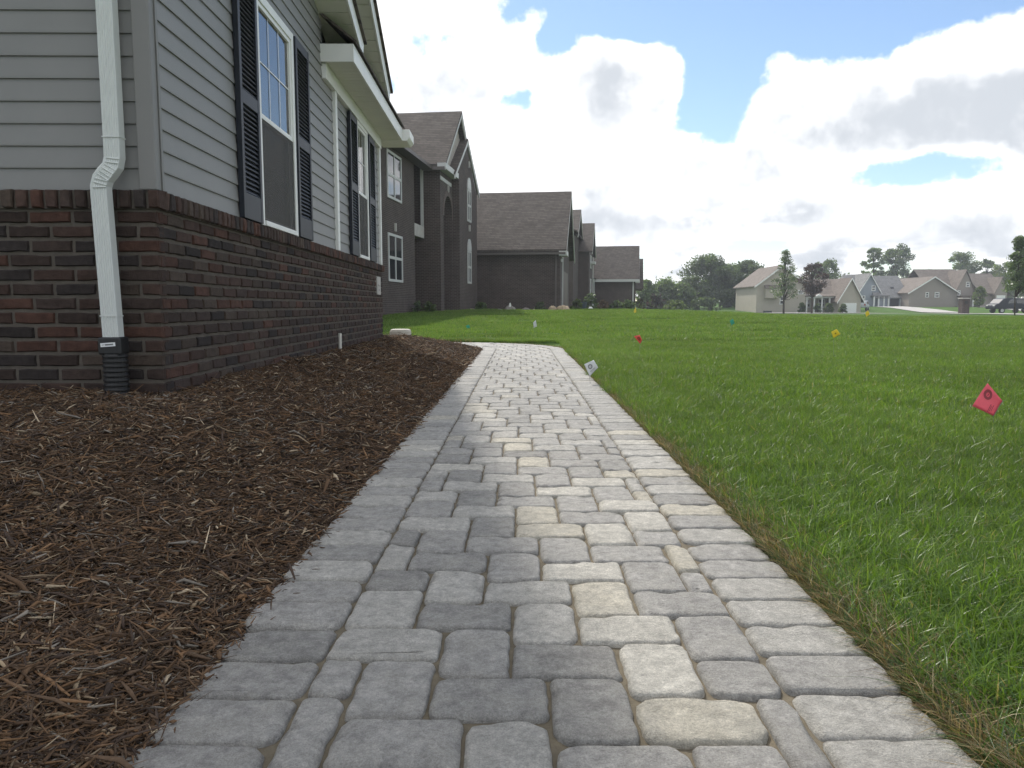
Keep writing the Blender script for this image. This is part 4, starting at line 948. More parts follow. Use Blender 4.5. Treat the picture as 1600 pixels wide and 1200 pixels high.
def house_beige():
    Y = 105.0; ox, oz = pxw(1178, Y), -.35; H = empty('suburban_house', (ox, Y, oz), 0); tag(H, 'beige sided house with porch posts behind young street trees', 'house')
    ms = mat('far_beige', (.40, .36, .30), .75, var=.08, scale=1.0)
    W = pxw(1254, Y) - ox; ze = zpx(446, Y) - oz; zr = zpx(417, Y) - oz
    B().box(0, W, 0, 10, 0, ze).build('wall', ms, H); gable_y('gable_wall', H, 0, W, 0, ze, zr, ms); gable_y('gable_wall', H, 0, W, 9.8, ze, zr, ms)
    gable_roof('roof', H, 0, W, -.35, 10.4, ze + .02, zr + .05, M_shingle2, axis='y'); rakes_y(H, 0, W, -.36, ze, zr)
    # projecting box with lean-to roof and a small window
    B().box(1.1, 2.9, -.6, .0, 2.05, 3.4).build('cantilever_bay', ms, H); B().prism([(1.0, -.75, 3.35), (3.05, -.75, 3.35), (3.05, 0, 3.8), (1.0, 0, 3.8)], (0, 0, .08)).build('bay_roof', M_shingle2, H)
    win_y(H, 3.2, 3.9, -.002, 1.2, 2.3); win_y(H, 5.7, 6.4, -.01, 2.6, 3.2)
    B().box(1.0, 2.2, -.05, 0, .05, .35).build('basement_window', M_glassf, H)
    # centre part with porch
    xr = pxw(1318, Y) - ox; zc = zpx(436, Y) - oz; e2 = zpx(463, Y) - oz
    B().box(W, xr, 2.2, 10, 0, e2).build('wall', ms, H); gable_roof('roof', H, W - 1, xr + .2, 1.0, 10, e2 + .1, zc, M_shingle2)
    B().box(W + .1, W + 4.6, .2, 2.2, e2 - .25, e2 - .05).build('porch_beam', M_white, H)
    B().prism([(W - .1, -.1, e2 - .05), (W + 4.8, -.1, e2 - .05), (W + 4.8, 2.3, e2 + .5), (W - .1, 2.3, e2 + .5)], (0, 0, .08)).build('porch_roof', M_shingle2, H)
    gable_y('porch_gable', H, W + 1.3, W + 2.3, -.15, e2 - .05, e2 + .35, M_white)
    for i in range(5): B().box(W + .2 + i * 1.05, W + .38 + i * 1.05, .25, .43, 0, e2 - .25).build('porch_post', M_white, H)
    win_y(H, W + .5, W + 1.5, 2.19, .8, 2.0); win_y(H, W + 2.6, W + 3.5, 2.19, .8, 2.0)
    # garage gable to the right
    x0, x1 = pxw(1299, Y) - ox, pxw(1332, Y) - ox; e3 = zpx(466, Y) - oz; r3 = zpx(437, Y) - oz
    B().box(x0, x1, -1.5, 6, 0, e3).build('garage_wall', ms, H); gable_y('gable_wall', H, x0, x1, -1.5, e3, r3, ms); gable_roof('garage_roof', H, x0, x1, -1.8, 6, e3, r3 + .05, M_shingle2, axis='y'); rakes_y(H, x0, x1, -1.82, e3, r3)
    B().box(x0 + .4, x1 - .6, -1.56, -1.5, 0, 1.4).build('garage_door', M_white, H)
def house_blue():
    Y = 140.0; ox, oz = pxw(1312, Y), .42; H = empty('suburban_house', (ox, Y, oz), 0); tag(H, 'blue grey house with grey roof and dark open garage', 'house')
    mb = mat('far_blue', (.25, .275, .31), .75, var=.06, scale=1.0)
    f = lambda px: pxw(px, Y) - ox; h = lambda py: zpx(py, Y) - oz
    B().box(0, f(1403), 0, 9, 0, h(462)).build('wall', mb, H)
    r = B(); a, b = f(1330), f(1350); r.raw([(-.4, -.6, h(463)), (f(1376), -.6, h(463)), (f(1346), 5, h(428)), (f(1328), 5, h(429)), (-.4, 9.6, h(463)), (f(1376), 9.6, h(463))], [(0, 1, 2, 3), (1, 5, 2), (3, 2, 5, 4), (0, 3, 4)]); r.build('roof', M_shingle3, H)
    g0, g1 = f(1330), f(1364); B().box(g0, g1, -1.2, 0, 0, h(458)).build('wall', mb, H); gable_y('gable_wall', H, g0, g1, -1.2, h(458), h(430), mb); gable_roof('gable_roof', H, g0, g1, -1.5, 5, h(458), h(429), M_shingle3, axis='y'); rakes_y(H, g0, g1, -1.52, h(458), h(430))
    x0, x1 = f(1360), f(1402); gable_roof('garage_roof', H, x0 - 1, x1 + .3, -2.0, 7, h(464), h(432), M_shingle3); B().box(x0, x1, -2, 7, 0, h(464)).build('garage_wall', mb, H)
    B().box(f(1376), f(1389), -2.06, -2.0, 0, h(467)).build('garage_door', M_dark, H); B().box(f(1391), f(1401), -2.1, -2.0, .2, h(466)).build('garage_pier', M_white, H)
    win_y(H, f(1336), f(1341), -1.21, .9, 2.1); win_y(H, f(1350), f(1356), -1.21, h(455), h(447))
    B().box(f(1349), f(1374), -2.4, -1.2, h(464), h(462)).build('porch_roof', M_shingle3, H)
    for p in (1350, 1357, 1365, 1372): B().box(f(p), f(p) + .2, -2.3, -2.1, 0, h(464)).build('porch_post', M_white, H)
    B().box(f(1383), f(1387), -.4, .3, h(455), h(449)).build('roof_window', M_glassf, H)
def house_taupe():
    Y = 135.0; ox, oz = pxw(1413, Y), .45; H = empty('suburban_house', (ox, Y, oz), 0); tag(H, 'taupe house with wide gable and two small side windows', 'house')
    mtp = mat('far_taupe', (.27, .235, .205), .75, var=.06, scale=1.0)
    f = lambda px: pxw(px, Y) - ox; h = lambda py: zpx(py, Y) - oz
    W = f(1486); ze, zr = h(457), h(434)
    B().box(0, W, 0, 12, -.4, ze).build('wall', mtp, H); gable_y('gable_wall', H, 0, W, 0, ze, zr, mtp); gable_roof('roof', H, 0, W, -.4, 12, ze + .02, zr + .05, M_shingle2, axis='y'); rakes_y(H, 0, W, -.42, ze, zr)
    win_y(H, f(1438), f(1443), -.002, h(465), h(457)); win_y(H, f(1452), f(1459), -.002, h(465), h(457))
    x0, x1 = f(1450), f(1516); gable_roof('roof', H, x0, x1, 1.5, 13, h(455), h(420), M_shingle2); B().box(x0, x1 - .3, 1.8, 12.5, 0, h(455)).build('wall', mtp, H)
    gable_y('gable_wall', H, f(1488), f(1514), .6, h(452), h(424), mtp); gable_roof('gable_roof', H, f(1488), f(1514), .3, 6, h(452), h(423), M_shingle2, axis='y'); B().box(f(1488), f(1514), .6, 2, 0, h(452)).build('wall', mtp, H)
    win_y(H, f(1502), f(1508), .59, h(449), h(441)); win_y(H, f(1490), f(1494), .59, h(462), h(454))
    B().box(f(1487), f(1516), -.9, .6, h(464), h(462)).build('porch_roof', M_shingle2, H)
    for p in (1488, 1497, 1507, 1514): B().box(f(p), f(p) + .18, -.8, -.6, 0, h(464)).build('porch_post', M_white, H)
    x0, x1 = f(1514), f(1556); gable_roof('garage_roof', H, x0, x1, -1.5, 9, h(458), h(428), M_shingle2); B().box(x0, x1 - .3, -1.2, 9, 0, h(458)).build('garage_wall', mtp, H)
    gable_y('gable_wall', H, f(1534), f(1552), -2.0, h(456), h(436), mtp); gable_roof('gable_roof', H, f(1534), f(1552), -2.2, 3, h(456), h(435), M_shingle2, axis='y'); B().box(f(1534), f(1552), -2, 0, 0, h(456)).build('garage_wall', mtp, H)
    B().box(f(1536), f(1549), -2.06, -2.0, 0, h(462)).build('garage_door', M_white, H)
house_beige(); house_blue(); house_taupe()

# ------------------------------------------------------------------ trees and shrubs
def tree(name, label, x, y, h, w, base, cols, group=None, trunk_h=.22, n_leaf=2600, leaf=.28, open_=.35, shape='round', cat='tree', trunk_r=None):
    z = float(ground_z(x, y)) + base
    root = empty(name, (x, y, z)); tag(root, label, cat, group)
    tr = B(); tr_r = trunk_r or max(.05, h * .022)
    tr.tube([(0, 0, -.2), (random.uniform(-.02, .02) * h, 0, h * trunk_h), (random.uniform(-.03, .03) * h, random.uniform(-.03, .03) * h, h * .62), (0, 0, h * .9)], [tr_r, tr_r * .8, tr_r * .45, tr_r * .12], 7)
    ncl = max(14, int(50 * (1 - open_ * .4))) * (3 if shape == 'column' or h < 9 and w < 5 and shape == 'round' else 1)
    C = []
    for i in range(ncl):
        t = random.random(); a = random.uniform(0, 2 * PI)
        if shape == 'round': zz = trunk_h + (1 - trunk_h) * (.06 + .88 * t); rr = math.sin(PI * min(1, max(.0, .12 + .82 * t))) ** .7
        elif shape == 'column': zz = trunk_h + (1 - trunk_h) * t; rr = (.35 + .65 * (1 - t)) * (.5 if t > .72 else 1)
        elif shape == 'shrub': zz = .12 + .72 * t; rr = math.sqrt(max(.05, 1 - (t * .95) ** 2))
        else: zz = trunk_h + (1 - trunk_h) * t; rr = .3 + .6 * math.sin(PI * t) ** .6
        r = w / 2 * rr * random.uniform(.35, 1.0)
        C.append((math.cos(a) * r, math.sin(a) * r, zz * h, random.uniform(.06, .17) * min(w, h) * (1.15 - open_ * .8)))
        if i % 3 == 0: tr.tube([(0, 0, h * max(trunk_h * .8, zz - .25)), (math.cos(a) * r * .55, math.sin(a) * r * .55, (zz - .07) * h), (math.cos(a) * r, math.sin(a) * r, zz * h)], [tr_r * .42, tr_r * .22, tr_r * .08], 5)
    tr.build('trunk', M_bark, root)
    if h > 3: n_leaf = int(n_leaf * 2.4); leaf = leaf * .58
    C = np.array(C); ci = RNG.integers(0, ncl, n_leaf); u = RNG.normal(0, 1, (n_leaf, 3)); u /= np.linalg.norm(u, axis=1)[:, None]; rad = RNG.random(n_leaf) ** .45 * 1.25
    c = C[ci, :3] + u * (C[ci, 3] * rad)[:, None] * np.array([1.15, 1.15, .8]); c[:, 2] = np.maximum(c[:, 2], .04 * h)
    s = leaf * RNG.uniform(.55, 1.25, n_leaf)
    d = RNG.normal(0, 1, (n_leaf, 3)); d /= np.linalg.norm(d, axis=1)[:, None]; e = np.cross(d, RNG.normal(0, 1, (n_leaf, 3))); e /= np.linalg.norm(e, axis=1)[:, None]
    V = np.stack([c - d * s[:, None] * .5, c + e * s[:, None] * .28, c + d * s[:, None] * .5, c - e * s[:, None] * .28], 1)
    Q = np.arange(n_leaf * 4).reshape(-1, 4)
    cl_t = RNG.uniform(.7, 1.35, ncl)
    T = np.array(cols)[RNG.integers(0, len(cols), n_leaf)] * (cl_t[ci] * RNG.uniform(.75, 1.25, n_leaf))[:, None]
    link('crown', np_mesh('crown', V.reshape(-1, 3), Q, M_leaf, np.repeat(T, 4, axis=0)), root)
    return root
DG = [(.066, .100, .042), (.084, .120, .048), (.054, .086, .042)]; MG = [(.095, .145, .050), (.115, .168, .058), (.076, .122, .046)]; YG = [(.10, .145, .035), (.085, .13, .03), (.12, .15, .045)]; PU = [(.045, .025, .028), (.06, .032, .032), (.035, .028, .025)]
def ptree(label, px, top, bot, half, Y, cols, **k):
    x = pxw(px, Y); zt = zpx(top, Y); zb = zpx(bot, Y); g = float(ground_z(x, Y)); base = min(zb - g, 0) if zb < g else 0.0
    nm = k.pop('name', 'leafy_tree')
    return tree(nm, label, x, Y, zt - (g + base), half * 2 / 1180 * Y, base, cols, **k)
def planting():
    G = 'trees beyond the lawn'
    ptree('broad dark oak, tallest in the clump left of the beige house', 1107, 401, 480, 46, 126, DG, group=G, n_leaf=6500, leaf=.7, trunk_h=.1, open_=.3)
    ptree('dark round tree right beside the beige house gable wall', 1162, 409, 480, 33, 128, DG, group=G, n_leaf=4500, leaf=.75, trunk_h=.1, open_=.25)
    ptree('dark lower tree on the left flank of the broad oak', 1080, 432, 482, 24, 122, DG, group=G, n_leaf=2600, leaf=.7, trunk_h=.06)
    ptree('mid green tree nearest the low garage wing of the farther brick house', 1008, 438, 484, 17, 112, MG, group=G, n_leaf=2200, leaf=.6, trunk_h=.05)
    ptree('pale green tree standing between the brick garage and the dark oak', 1040, 436, 484, 22, 118, MG, group=G, n_leaf=2600, leaf=.65, trunk_h=.05)
    ptree('reddish purple shrub beyond the end of the farther garage', 1024, 455, 484, 13, 96, PU + DG[:1], group='far shrubs', n_leaf=1300, leaf=.4, shape='shrub', name='shrub', cat='shrub', trunk_h=.05)
    ptree('bright yellow green shrub at the far edge of the lawn', 1053, 467, 485, 20, 92, YG, group='far shrubs', n_leaf=1500, leaf=.38, shape='shrub', name='shrub', cat='shrub', trunk_h=.05)
    ptree('dark low shrub under the broad oak', 1098, 462, 484, 24, 110, DG, group='far shrubs', n_leaf=1500, leaf=.45, shape='shrub', name='shrub', cat='shrub', trunk_h=.05)
    ptree('low dark hedge shrub in front of the dark round tree', 1145, 470, 482, 30, 130, DG, group='far shrubs', n_leaf=1400, leaf=.5, shape='shrub', name='shrub', cat='shrub', trunk_h=.05)
    ptree('young tree with wispy pointed top before the beige gable', 1221, 394, 490, 22, 92, MG + DG, group=G, n_leaf=1500, leaf=.34, trunk_h=.28, open_=.5, shape='column', trunk_r=.13)
    ptree('purple leaved young tree in front of the beige porch', 1264, 412, 489, 22, 95, PU, group=G, n_leaf=2300, leaf=.36, trunk_h=.38, open_=.55, trunk_r=.11)
    ptree('leafy green tree behind the roof of the beige house', 1283, 407, 472, 26, 150, MG, group=G, n_leaf=2600, leaf=.7, trunk_h=.2, open_=.4)
    ptree('tall slim tree, left of two behind the blue grey house', 1356, 388, 470, 18, 185, MG, group=G, n_leaf=1800, leaf=.9, trunk_h=.3, open_=.5)
    ptree('big full tree, right of two behind the blue grey house', 1391, 384, 472, 28, 185, MG + DG, group=G, n_leaf=3400, leaf=.95, trunk_h=.25, open_=.35)
    ptree('small dark tree between the blue grey and taupe houses', 1405, 438, 476, 12, 160, DG, group=G, n_leaf=1200, leaf=.6, trunk_h=.1)
    ptree('pale tree peeking over the left slope of the taupe roof', 1437, 424, 470, 24, 195, MG, group=G, n_leaf=1800, leaf=.9, trunk_h=.1)
    ptree('broad tree rising behind the ridge of the taupe house', 1489, 397, 470, 29, 195, YG + MG, group=G, n_leaf=3400, leaf=1.0, trunk_h=.15)
    ptree('dark tree right of the taupe house ridge', 1530, 403, 470, 15, 195, DG + MG, group=G, n_leaf=1700, leaf=.9, trunk_h=.15)
    ptree('yellow green tree filling the sky gap beside the columnar young tree', 1558, 410, 470, 24, 190, YG, group=G, n_leaf=2600, leaf=.95, trunk_h=.1)
    ptree('rightmost yellow green tree at the edge of the view', 1597, 405, 470, 26, 190, YG, group=G, n_leaf=2600, leaf=.95, trunk_h=.1)
    ptree('small yellow green tree beside the taupe house porch', 1521, 447, 478, 9, 126, YG, group=G, n_leaf=900, leaf=.5, trunk_h=.1)
    ptree('young upright tree with thin trunk on the right lawn edge', 1577, 374, 493, 19, 50, DG + MG, n_leaf=3800, leaf=.22, trunk_h=.30, open_=.25, shape='column', trunk_r=.045)
    ptree('middle dark tree joining the broad oak and the round tree', 1136, 414, 480, 30, 130, DG + MG, group=G, n_leaf=4200, leaf=.7, trunk_h=.06, open_=.3)
    ptree('low bushy tree closing the gap right of the pale green tree', 1066, 444, 483, 20, 116, MG + DG, group=G, n_leaf=2200, leaf=.6, trunk_h=.04)
    ptree('low bushy tree close behind the garage roof end', 1024, 444, 483, 16, 116, DG + MG, group=G, n_leaf=1800, leaf=.6, trunk_h=.04)
    # far woods closing the horizon: one mass, nobody could count its trees
    n = 26000; k = 150; cx = RNG.uniform(-40, 330, k); cy = RNG.uniform(255, 300, k); ch = RNG.uniform(5, 12, k)
    ci = RNG.integers(0, k, n); u = RNG.normal(0, 1, (n, 3)); u /= np.linalg.norm(u, axis=1)[:, None]
    c = np.stack([cx[ci], cy[ci], ground_z(cx[ci], cy[ci]) + ch[ci] * .5], 1) + u * np.stack([ch[ci] * .55, ch[ci] * .4, ch[ci] * .5], 1) * (RNG.random(n) ** .4)[:, None]
    s = 1.1 * RNG.uniform(.6, 1.3, n); d = RNG.normal(0, 1, (n, 3)); d /= np.linalg.norm(d, axis=1)[:, None]; e = np.cross(d, RNG.normal(0, 1, (n, 3))); e /= np.linalg.norm(e, axis=1)[:, None]
    V = np.stack([c - d * s[:, None] * .5, c + e * s[:, None] * .3, c + d * s[:, None] * .5, c - e * s[:, None] * .3], 1)
    T = np.array(MG + DG)[RNG.integers(0, 6, n)] * (RNG.uniform(.8, 1.3, k)[ci])[:, None]
    tag(link('far_woods', np_mesh('far_woods', V.reshape(-1, 3), np.arange(n * 4).reshape(-1, 4), M_leaf, np.repeat(T, 4, axis=0))), 'hazy far belt of woods behind the houses', 'woods', kind='stuff')
    # shrubs in the beds by the brick houses
    S = 'bed plants by the brick houses'
    for (lab, px, top, bot, half, Y, cols) in (
        ('dark green shrub left of the brick house porch', 653, 468, 487, 8, 30.5, DG), ('brown green shrub beside the porch of the brick house', 671, 468, 487, 11, 31.0, DG + YG),
        ('leafy plant at the foot of the dark downspout between arch and garage', 752, 470, 484, 10, 38.5, MG), ('green plant between the boulders by the garage wall', 843, 470, 483, 9, 38.5, DG + MG),
        ('yellow green bush at the garage corner', 900, 466, 484, 10, 45.0, YG), ('dark tall plant beside the white bay window', 922, 455, 484, 12, 52.0, DG),
        ('rust coloured bush before the farther garage wall', 941, 467, 484, 9, 56.0, [(.12, .06, .03), (.08, .06, .03)]), ('low dark green hedge plant before the farther garage', 963, 468, 484, 12, 57.0, DG),
        ('dark green bush left of the farther garage downspout', 981, 467, 484, 11, 58.0, DG + MG), ('brown red bush at the end of the farther garage', 999, 464, 485, 9, 62.0, PU + YG)):
        ptree(lab, px, top, bot, half, Y, cols, group=S, n_leaf=750, leaf=half * 2 / 1180 * Y * .16, shape='shrub', name='shrub', cat='shrub', trunk_h=.05, trunk_r=.02)
    for (lab, px, top, half) in (('dark conical shrub left of the beige porch', 1249, 470, 6), ('dark shrub between the white porch posts', 1273, 472, 6), ('dark shrub before the garage of the beige house', 1291, 472, 7), ('dark shrub at the right end of the beige house', 1312, 473, 6)):
        ptree(lab, px, top, 490, half, 101, DG, group='shrubs at the beige house', n_leaf=600, leaf=.3, shape='shrub', name='shrub', cat='shrub', trunk_h=.05)
planting()

# ------------------------------------------------------------------ stones, street, pillar, vehicles
def rock(name, label, px, bot, w, h, Y, m, group=None, d=None, cat='stone'):
    x = pxw(px, Y); z = float(ground_z(x, Y)); sx, sy, sz = w / 2 / 1180 * Y, (d or w * .7) / 2 / 1180 * Y, h / 1180 * Y
    V = []; F = []; n, r = 12, 6; sd_ = random.uniform(0, 50)
    for j in range(r + 1):
        t = PI / 2 * j / r
        for k in range(n):
            a = 2 * PI * k / n; q = 1 + .28 * mnoise.noise(Vector((math.cos(a) * 1.6 + sd_, math.sin(a) * 1.6, j * .5)))
            V.append((math.cos(a) * math.cos(t) * sx * q, math.sin(a) * math.cos(t) * sy * q, (math.sin(t) ** .8) * sz * (q if j < r else 1) - .04))
    for j in range(r): F += [(j * n + k, j * n + (k + 1) % n, (j + 1) * n + (k + 1) % n, (j + 1) * n + k) for k in range(n)]
    F.append(tuple(range(r * n, (r + 1) * n)))
    o = link(name, mesh(name, V, F, m), None, (x, Y, z)); tag(o, label, cat, group); return o
def stones():
    M2 = mat('tan_boulder', (.48, .37, .25), .9, var=.25, scale=5, bump=.6, bscale=14); M3 = mat('grey_boulder', (.22, .20, .18), .9, var=.35, scale=6, bump=.6, bscale=14)
    G = 'landscape stones by the garage wall'
    for (lab, px, w, h, m) in (('brown mossy rock pile below the garage wall, leftmost large stone', 797, 20, 9, M3), ('small flat grey stone left of the rock pile', 781, 10, 4, M3), ('low grey stone between rock pile and tan boulder', 822, 15, 6, M3),
        ('pointed small tan boulder left of the big one', 863, 15, 9, M2), ('largest rounded tan boulder in the bed', 879, 22, 10, M2), ('flat pale stone right of the big tan boulder', 893, 8, 3, M2), ('pale small stone in the row under the rock pile', 812, 9, 3, M_stone), ('small round stone near the garden plant', 835, 8, 4, M_stone), ('long pale edging stone by the front step', 737, 18, 4, M_stone)):
        rock('boulder', lab, px, 482, w, h, 38.0, m, G)
    rock('white_stone', 'white lumpy stone on top of the brown rock pile', 797, 476, 5, 13, 37.9, mat('white_rock', (.75, .75, .72), .8), G)
    rock('white_stone', 'white stone in front of the dark planter near the bay window', 922, 483, 8, 4, 50.0, mat('white_rock', (.75, .75, .72), .8))
    # blue-grey planter near the bay window
    b = B(); x = pxw(910, 51); z = float(ground_z(x, 51)); b.tube([(x, 51, z), (x, 51, z + .1), (x, 51, z + .42), (x, 51, z + .46)], [.20, .22, .30, .31], 14); tag(b.build('planter', mat('slate_glaze', (.05, .06, .09), .4)), 'dark slate planter pot near the white bay window', 'planter')
stones()
def street():
    pts = [(pxw(1200, 96), 97), (pxw(1330, 96), 96), (pxw(1440, 90), 90), (pxw(1510, 79), 79), (pxw(1600, 64), 64), (pxw(1700, 52), 52), (pxw(1800, 35), 33), (38, 5), (38, -30)]
    V = []; F = []; n = 0; P = []
    for i in range(len(pts) - 1):
        for k in range(8): t = k / 8; P.append((pts[i][0] * (1 - t) + pts[i + 1][0] * t, pts[i][1] * (1 - t) + pts[i + 1][1] * t))
    for i, (x, y) in enumerate(P):
        a = P[max(0, i - 2)]; b = P[min(len(P) - 1, i + 2)]; dx, dy = b[0] - a[0], b[1] - a[1]; L_ = math.hypot(dx, dy); nx, ny = -dy / L_, dx / L_
        for s in (-3.2, 3.2): X, Y = x + nx * s, y + ny * s; V.append((X, Y, float(ground_z(X, Y)) + .06))
    for i in range(len(P) - 1): F.append((2 * i, 2 * i + 1, 2 * i + 3, 2 * i + 2))
    tag(link('road', mesh('road', V, F, M_conc)), 'pale concrete street curving past the far houses', None, kind='structure')
    # driveways
    for (a, b, w) in (((pxw(1381, 118), 100), (pxw(1381, 136), 136), 2.6), ((pxw(1543, 110), 84), (pxw(1543, 131), 131), 2.6)):
        d = B(); V = []; F = []
        for i in range(13):
            t = i / 12; x, y = a[0] + (b[0] - a[0]) * t, a[1] + (b[1] - a[1]) * t
            for s in (-w, w): V.append((x + s, y, float(ground_z(x + s, y)) + .07))
        for i in range(12): F.append((2 * i, 2 * i + 1, 2 * i + 3, 2 * i + 2))
        tag(link('driveway', mesh('driveway', V, F, M_conc)), 'concrete driveway', None, kind='structure')
street()
def pillar():
    Y = 78.0; x = pxw(1498, Y); z = float(ground_z(x, Y)); H = empty('mailbox_pillar', (x, Y, z)); tag(H, 'brown brick mailbox pillar at the edge of the street', 'mailbox')
    B().box(-.36, .36, -.36, .36, -.1, 1.55).build('shaft', M_brickfar, H); B().box(-.44, .44, -.44, .44, 1.55, 1.66).build('cap', M_conc, H); B().box(-.36, .36, -.36, .36, 1.66, 1.78).build('cap_stone', M_brickfar, H)
    B().box(-.15, .15, -.39, -.36, 1.05, 1.35).build('mailbox_door', M_black, H)
pillar()
def car(name, label, px, Y, rz, col, L_=4.6, W=1.85, Ht=1.75, cat='car'):
    x = pxw(px, Y); z = float(ground_z(x, Y)) + .05; H = empty(name, (x, Y, z), rz); tag(H, label, cat)
    m = mat('car_paint_%d' % int(px), col, .5, spec=.4); mg = M_glassf
    prof = [(-.5, .32), (-.5, .62), (-.47, .60 + .0), (-.46, .62), (-.44, .98), (-.28, 1.0), (.10, .98), (.24, .64), (.46, .56), (.5, .48), (.5, .30)]
    prof = [(-.5, .30), (-.5, .60), (-.47, .95), (-.42, 1.0), (.05, 1.0), (.12, .96), (.24, .66), (.45, .58), (.5, .48), (.5, .28)]
    if Ht > 1.8: prof = [(-.5, .30), (-.5, .92), (-.47, 1.0), (.22, 1.0), (.29, .95), (.40, .66), (.48, .58), (.5, .50), (.5, .28)]
    P = [(a * L_, -W / 2, b * Ht * .98 + 0.0) for a, b in prof]
    body = B(); body.prism(P, (0, W, 0)); body.build('body', m, H, bevel=.08)
    for s in (-1, 1):
        yy = s * (W / 2 + .006)
        for (a, b) in ((-.44, -.27), (-.25, -.06), (-.04, .12)):
            b2 = b + (.05 if b > 0 else 0)
            V = [(a * L_, yy, .64 * Ht), (b2 * L_, yy, .64 * Ht), (b * L_, yy, .90 * Ht), (a * L_, yy, .90 * Ht)]
            B().prism(V, (0, -s * .02, 0)).build('side_window', mg, H)
        for a in (-.31, .31):
            w = B(); w.tube([(a * L_, s * (W / 2 - .22), .34), (a * L_, s * (W / 2 + .015), .34)], .34, 16); wh = w.build('wheel', M_black, H)
            w = B(); w.tube([(a * L_, s * (W / 2 + .014), .34), (a * L_, s * (W / 2 + .024), .34)], .21, 12); w.build('rim', mat('alloy', (.4, .4, .41), .35, metal=.8), wh)
        B().box(.485 * L_, .502 * L_, s * .62 - .16, s * .62 + .16, .46 * Ht, .54 * Ht).build('headlight', M_white, H)
        B().box(-.503 * L_, -.49 * L_, s * .7 - .1, s * .7 + .1, .5 * Ht, .66 * Ht).build('tail_light', mat('red_lens', (.3, .01, .01), .3), H)
car('parked_car', 'dark blue van parked by the street beside the thin young tree', 1567, 96, math.radians(184), (.012, .014, .024), L_=4.9, Ht=1.9)
car('parked_car', 'pale silver car half cut off at the right edge', 1612, 105, math.radians(4), (.5, .52, .55), L_=4.5, Ht=1.5)
car('parked_car', 'small silver car on the drive behind the beige house', 1340, 112, math.radians(60), (.45, .47, .5), L_=4.2, Ht=1.45)

# ------------------------------------------------------------------ small things by the near house
def small_things():
    b = B(); d = .013; V = []
    P0 = H1.matrix_world if False else None
    a = math.radians(1.25); base = Vector((-1.709, 3.6, 0)); dy = Vector((-math.sin(a), math.cos(a), 0)); dx = Vector((math.cos(a), math.sin(a), 0))
    q = base + dy * 3.55 + dx * .075; z = float(bed_z(q.x, q.y))
    b.tube([(q.x, q.y, z - .15), (q.x + .002, q.y, z + .13), (q.x + .002, q.y, z + .165)], [.0155, .0155, .0155], 14); tag(b.build('plastic_pipe', mat('pale_pvc', (.62, .60, .54), .5)), 'short pale plastic pipe standing in mulch by the brick wall', 'pipe')
    # round pale stone behind the far corner
    Y = 12.1; x = pxw(626, Y); z = zpx(528, Y)
    b = B(); b.tube([(x, Y, z - .12), (x, Y, z - .01), (x, Y, z + .10), (x, Y, z + .135), (x, Y, z + .145)], [.165, .172, .170, .158, .13], 22)
    tag(b.build('drain_cap', mat('pale_concrete_ring', (.50, .47, .40), .85, var=.2, scale=20, bump=.4, bscale=80), smooth=False), 'round pale concrete cap behind the far corner of the near house', 'drain cap')
small_things()

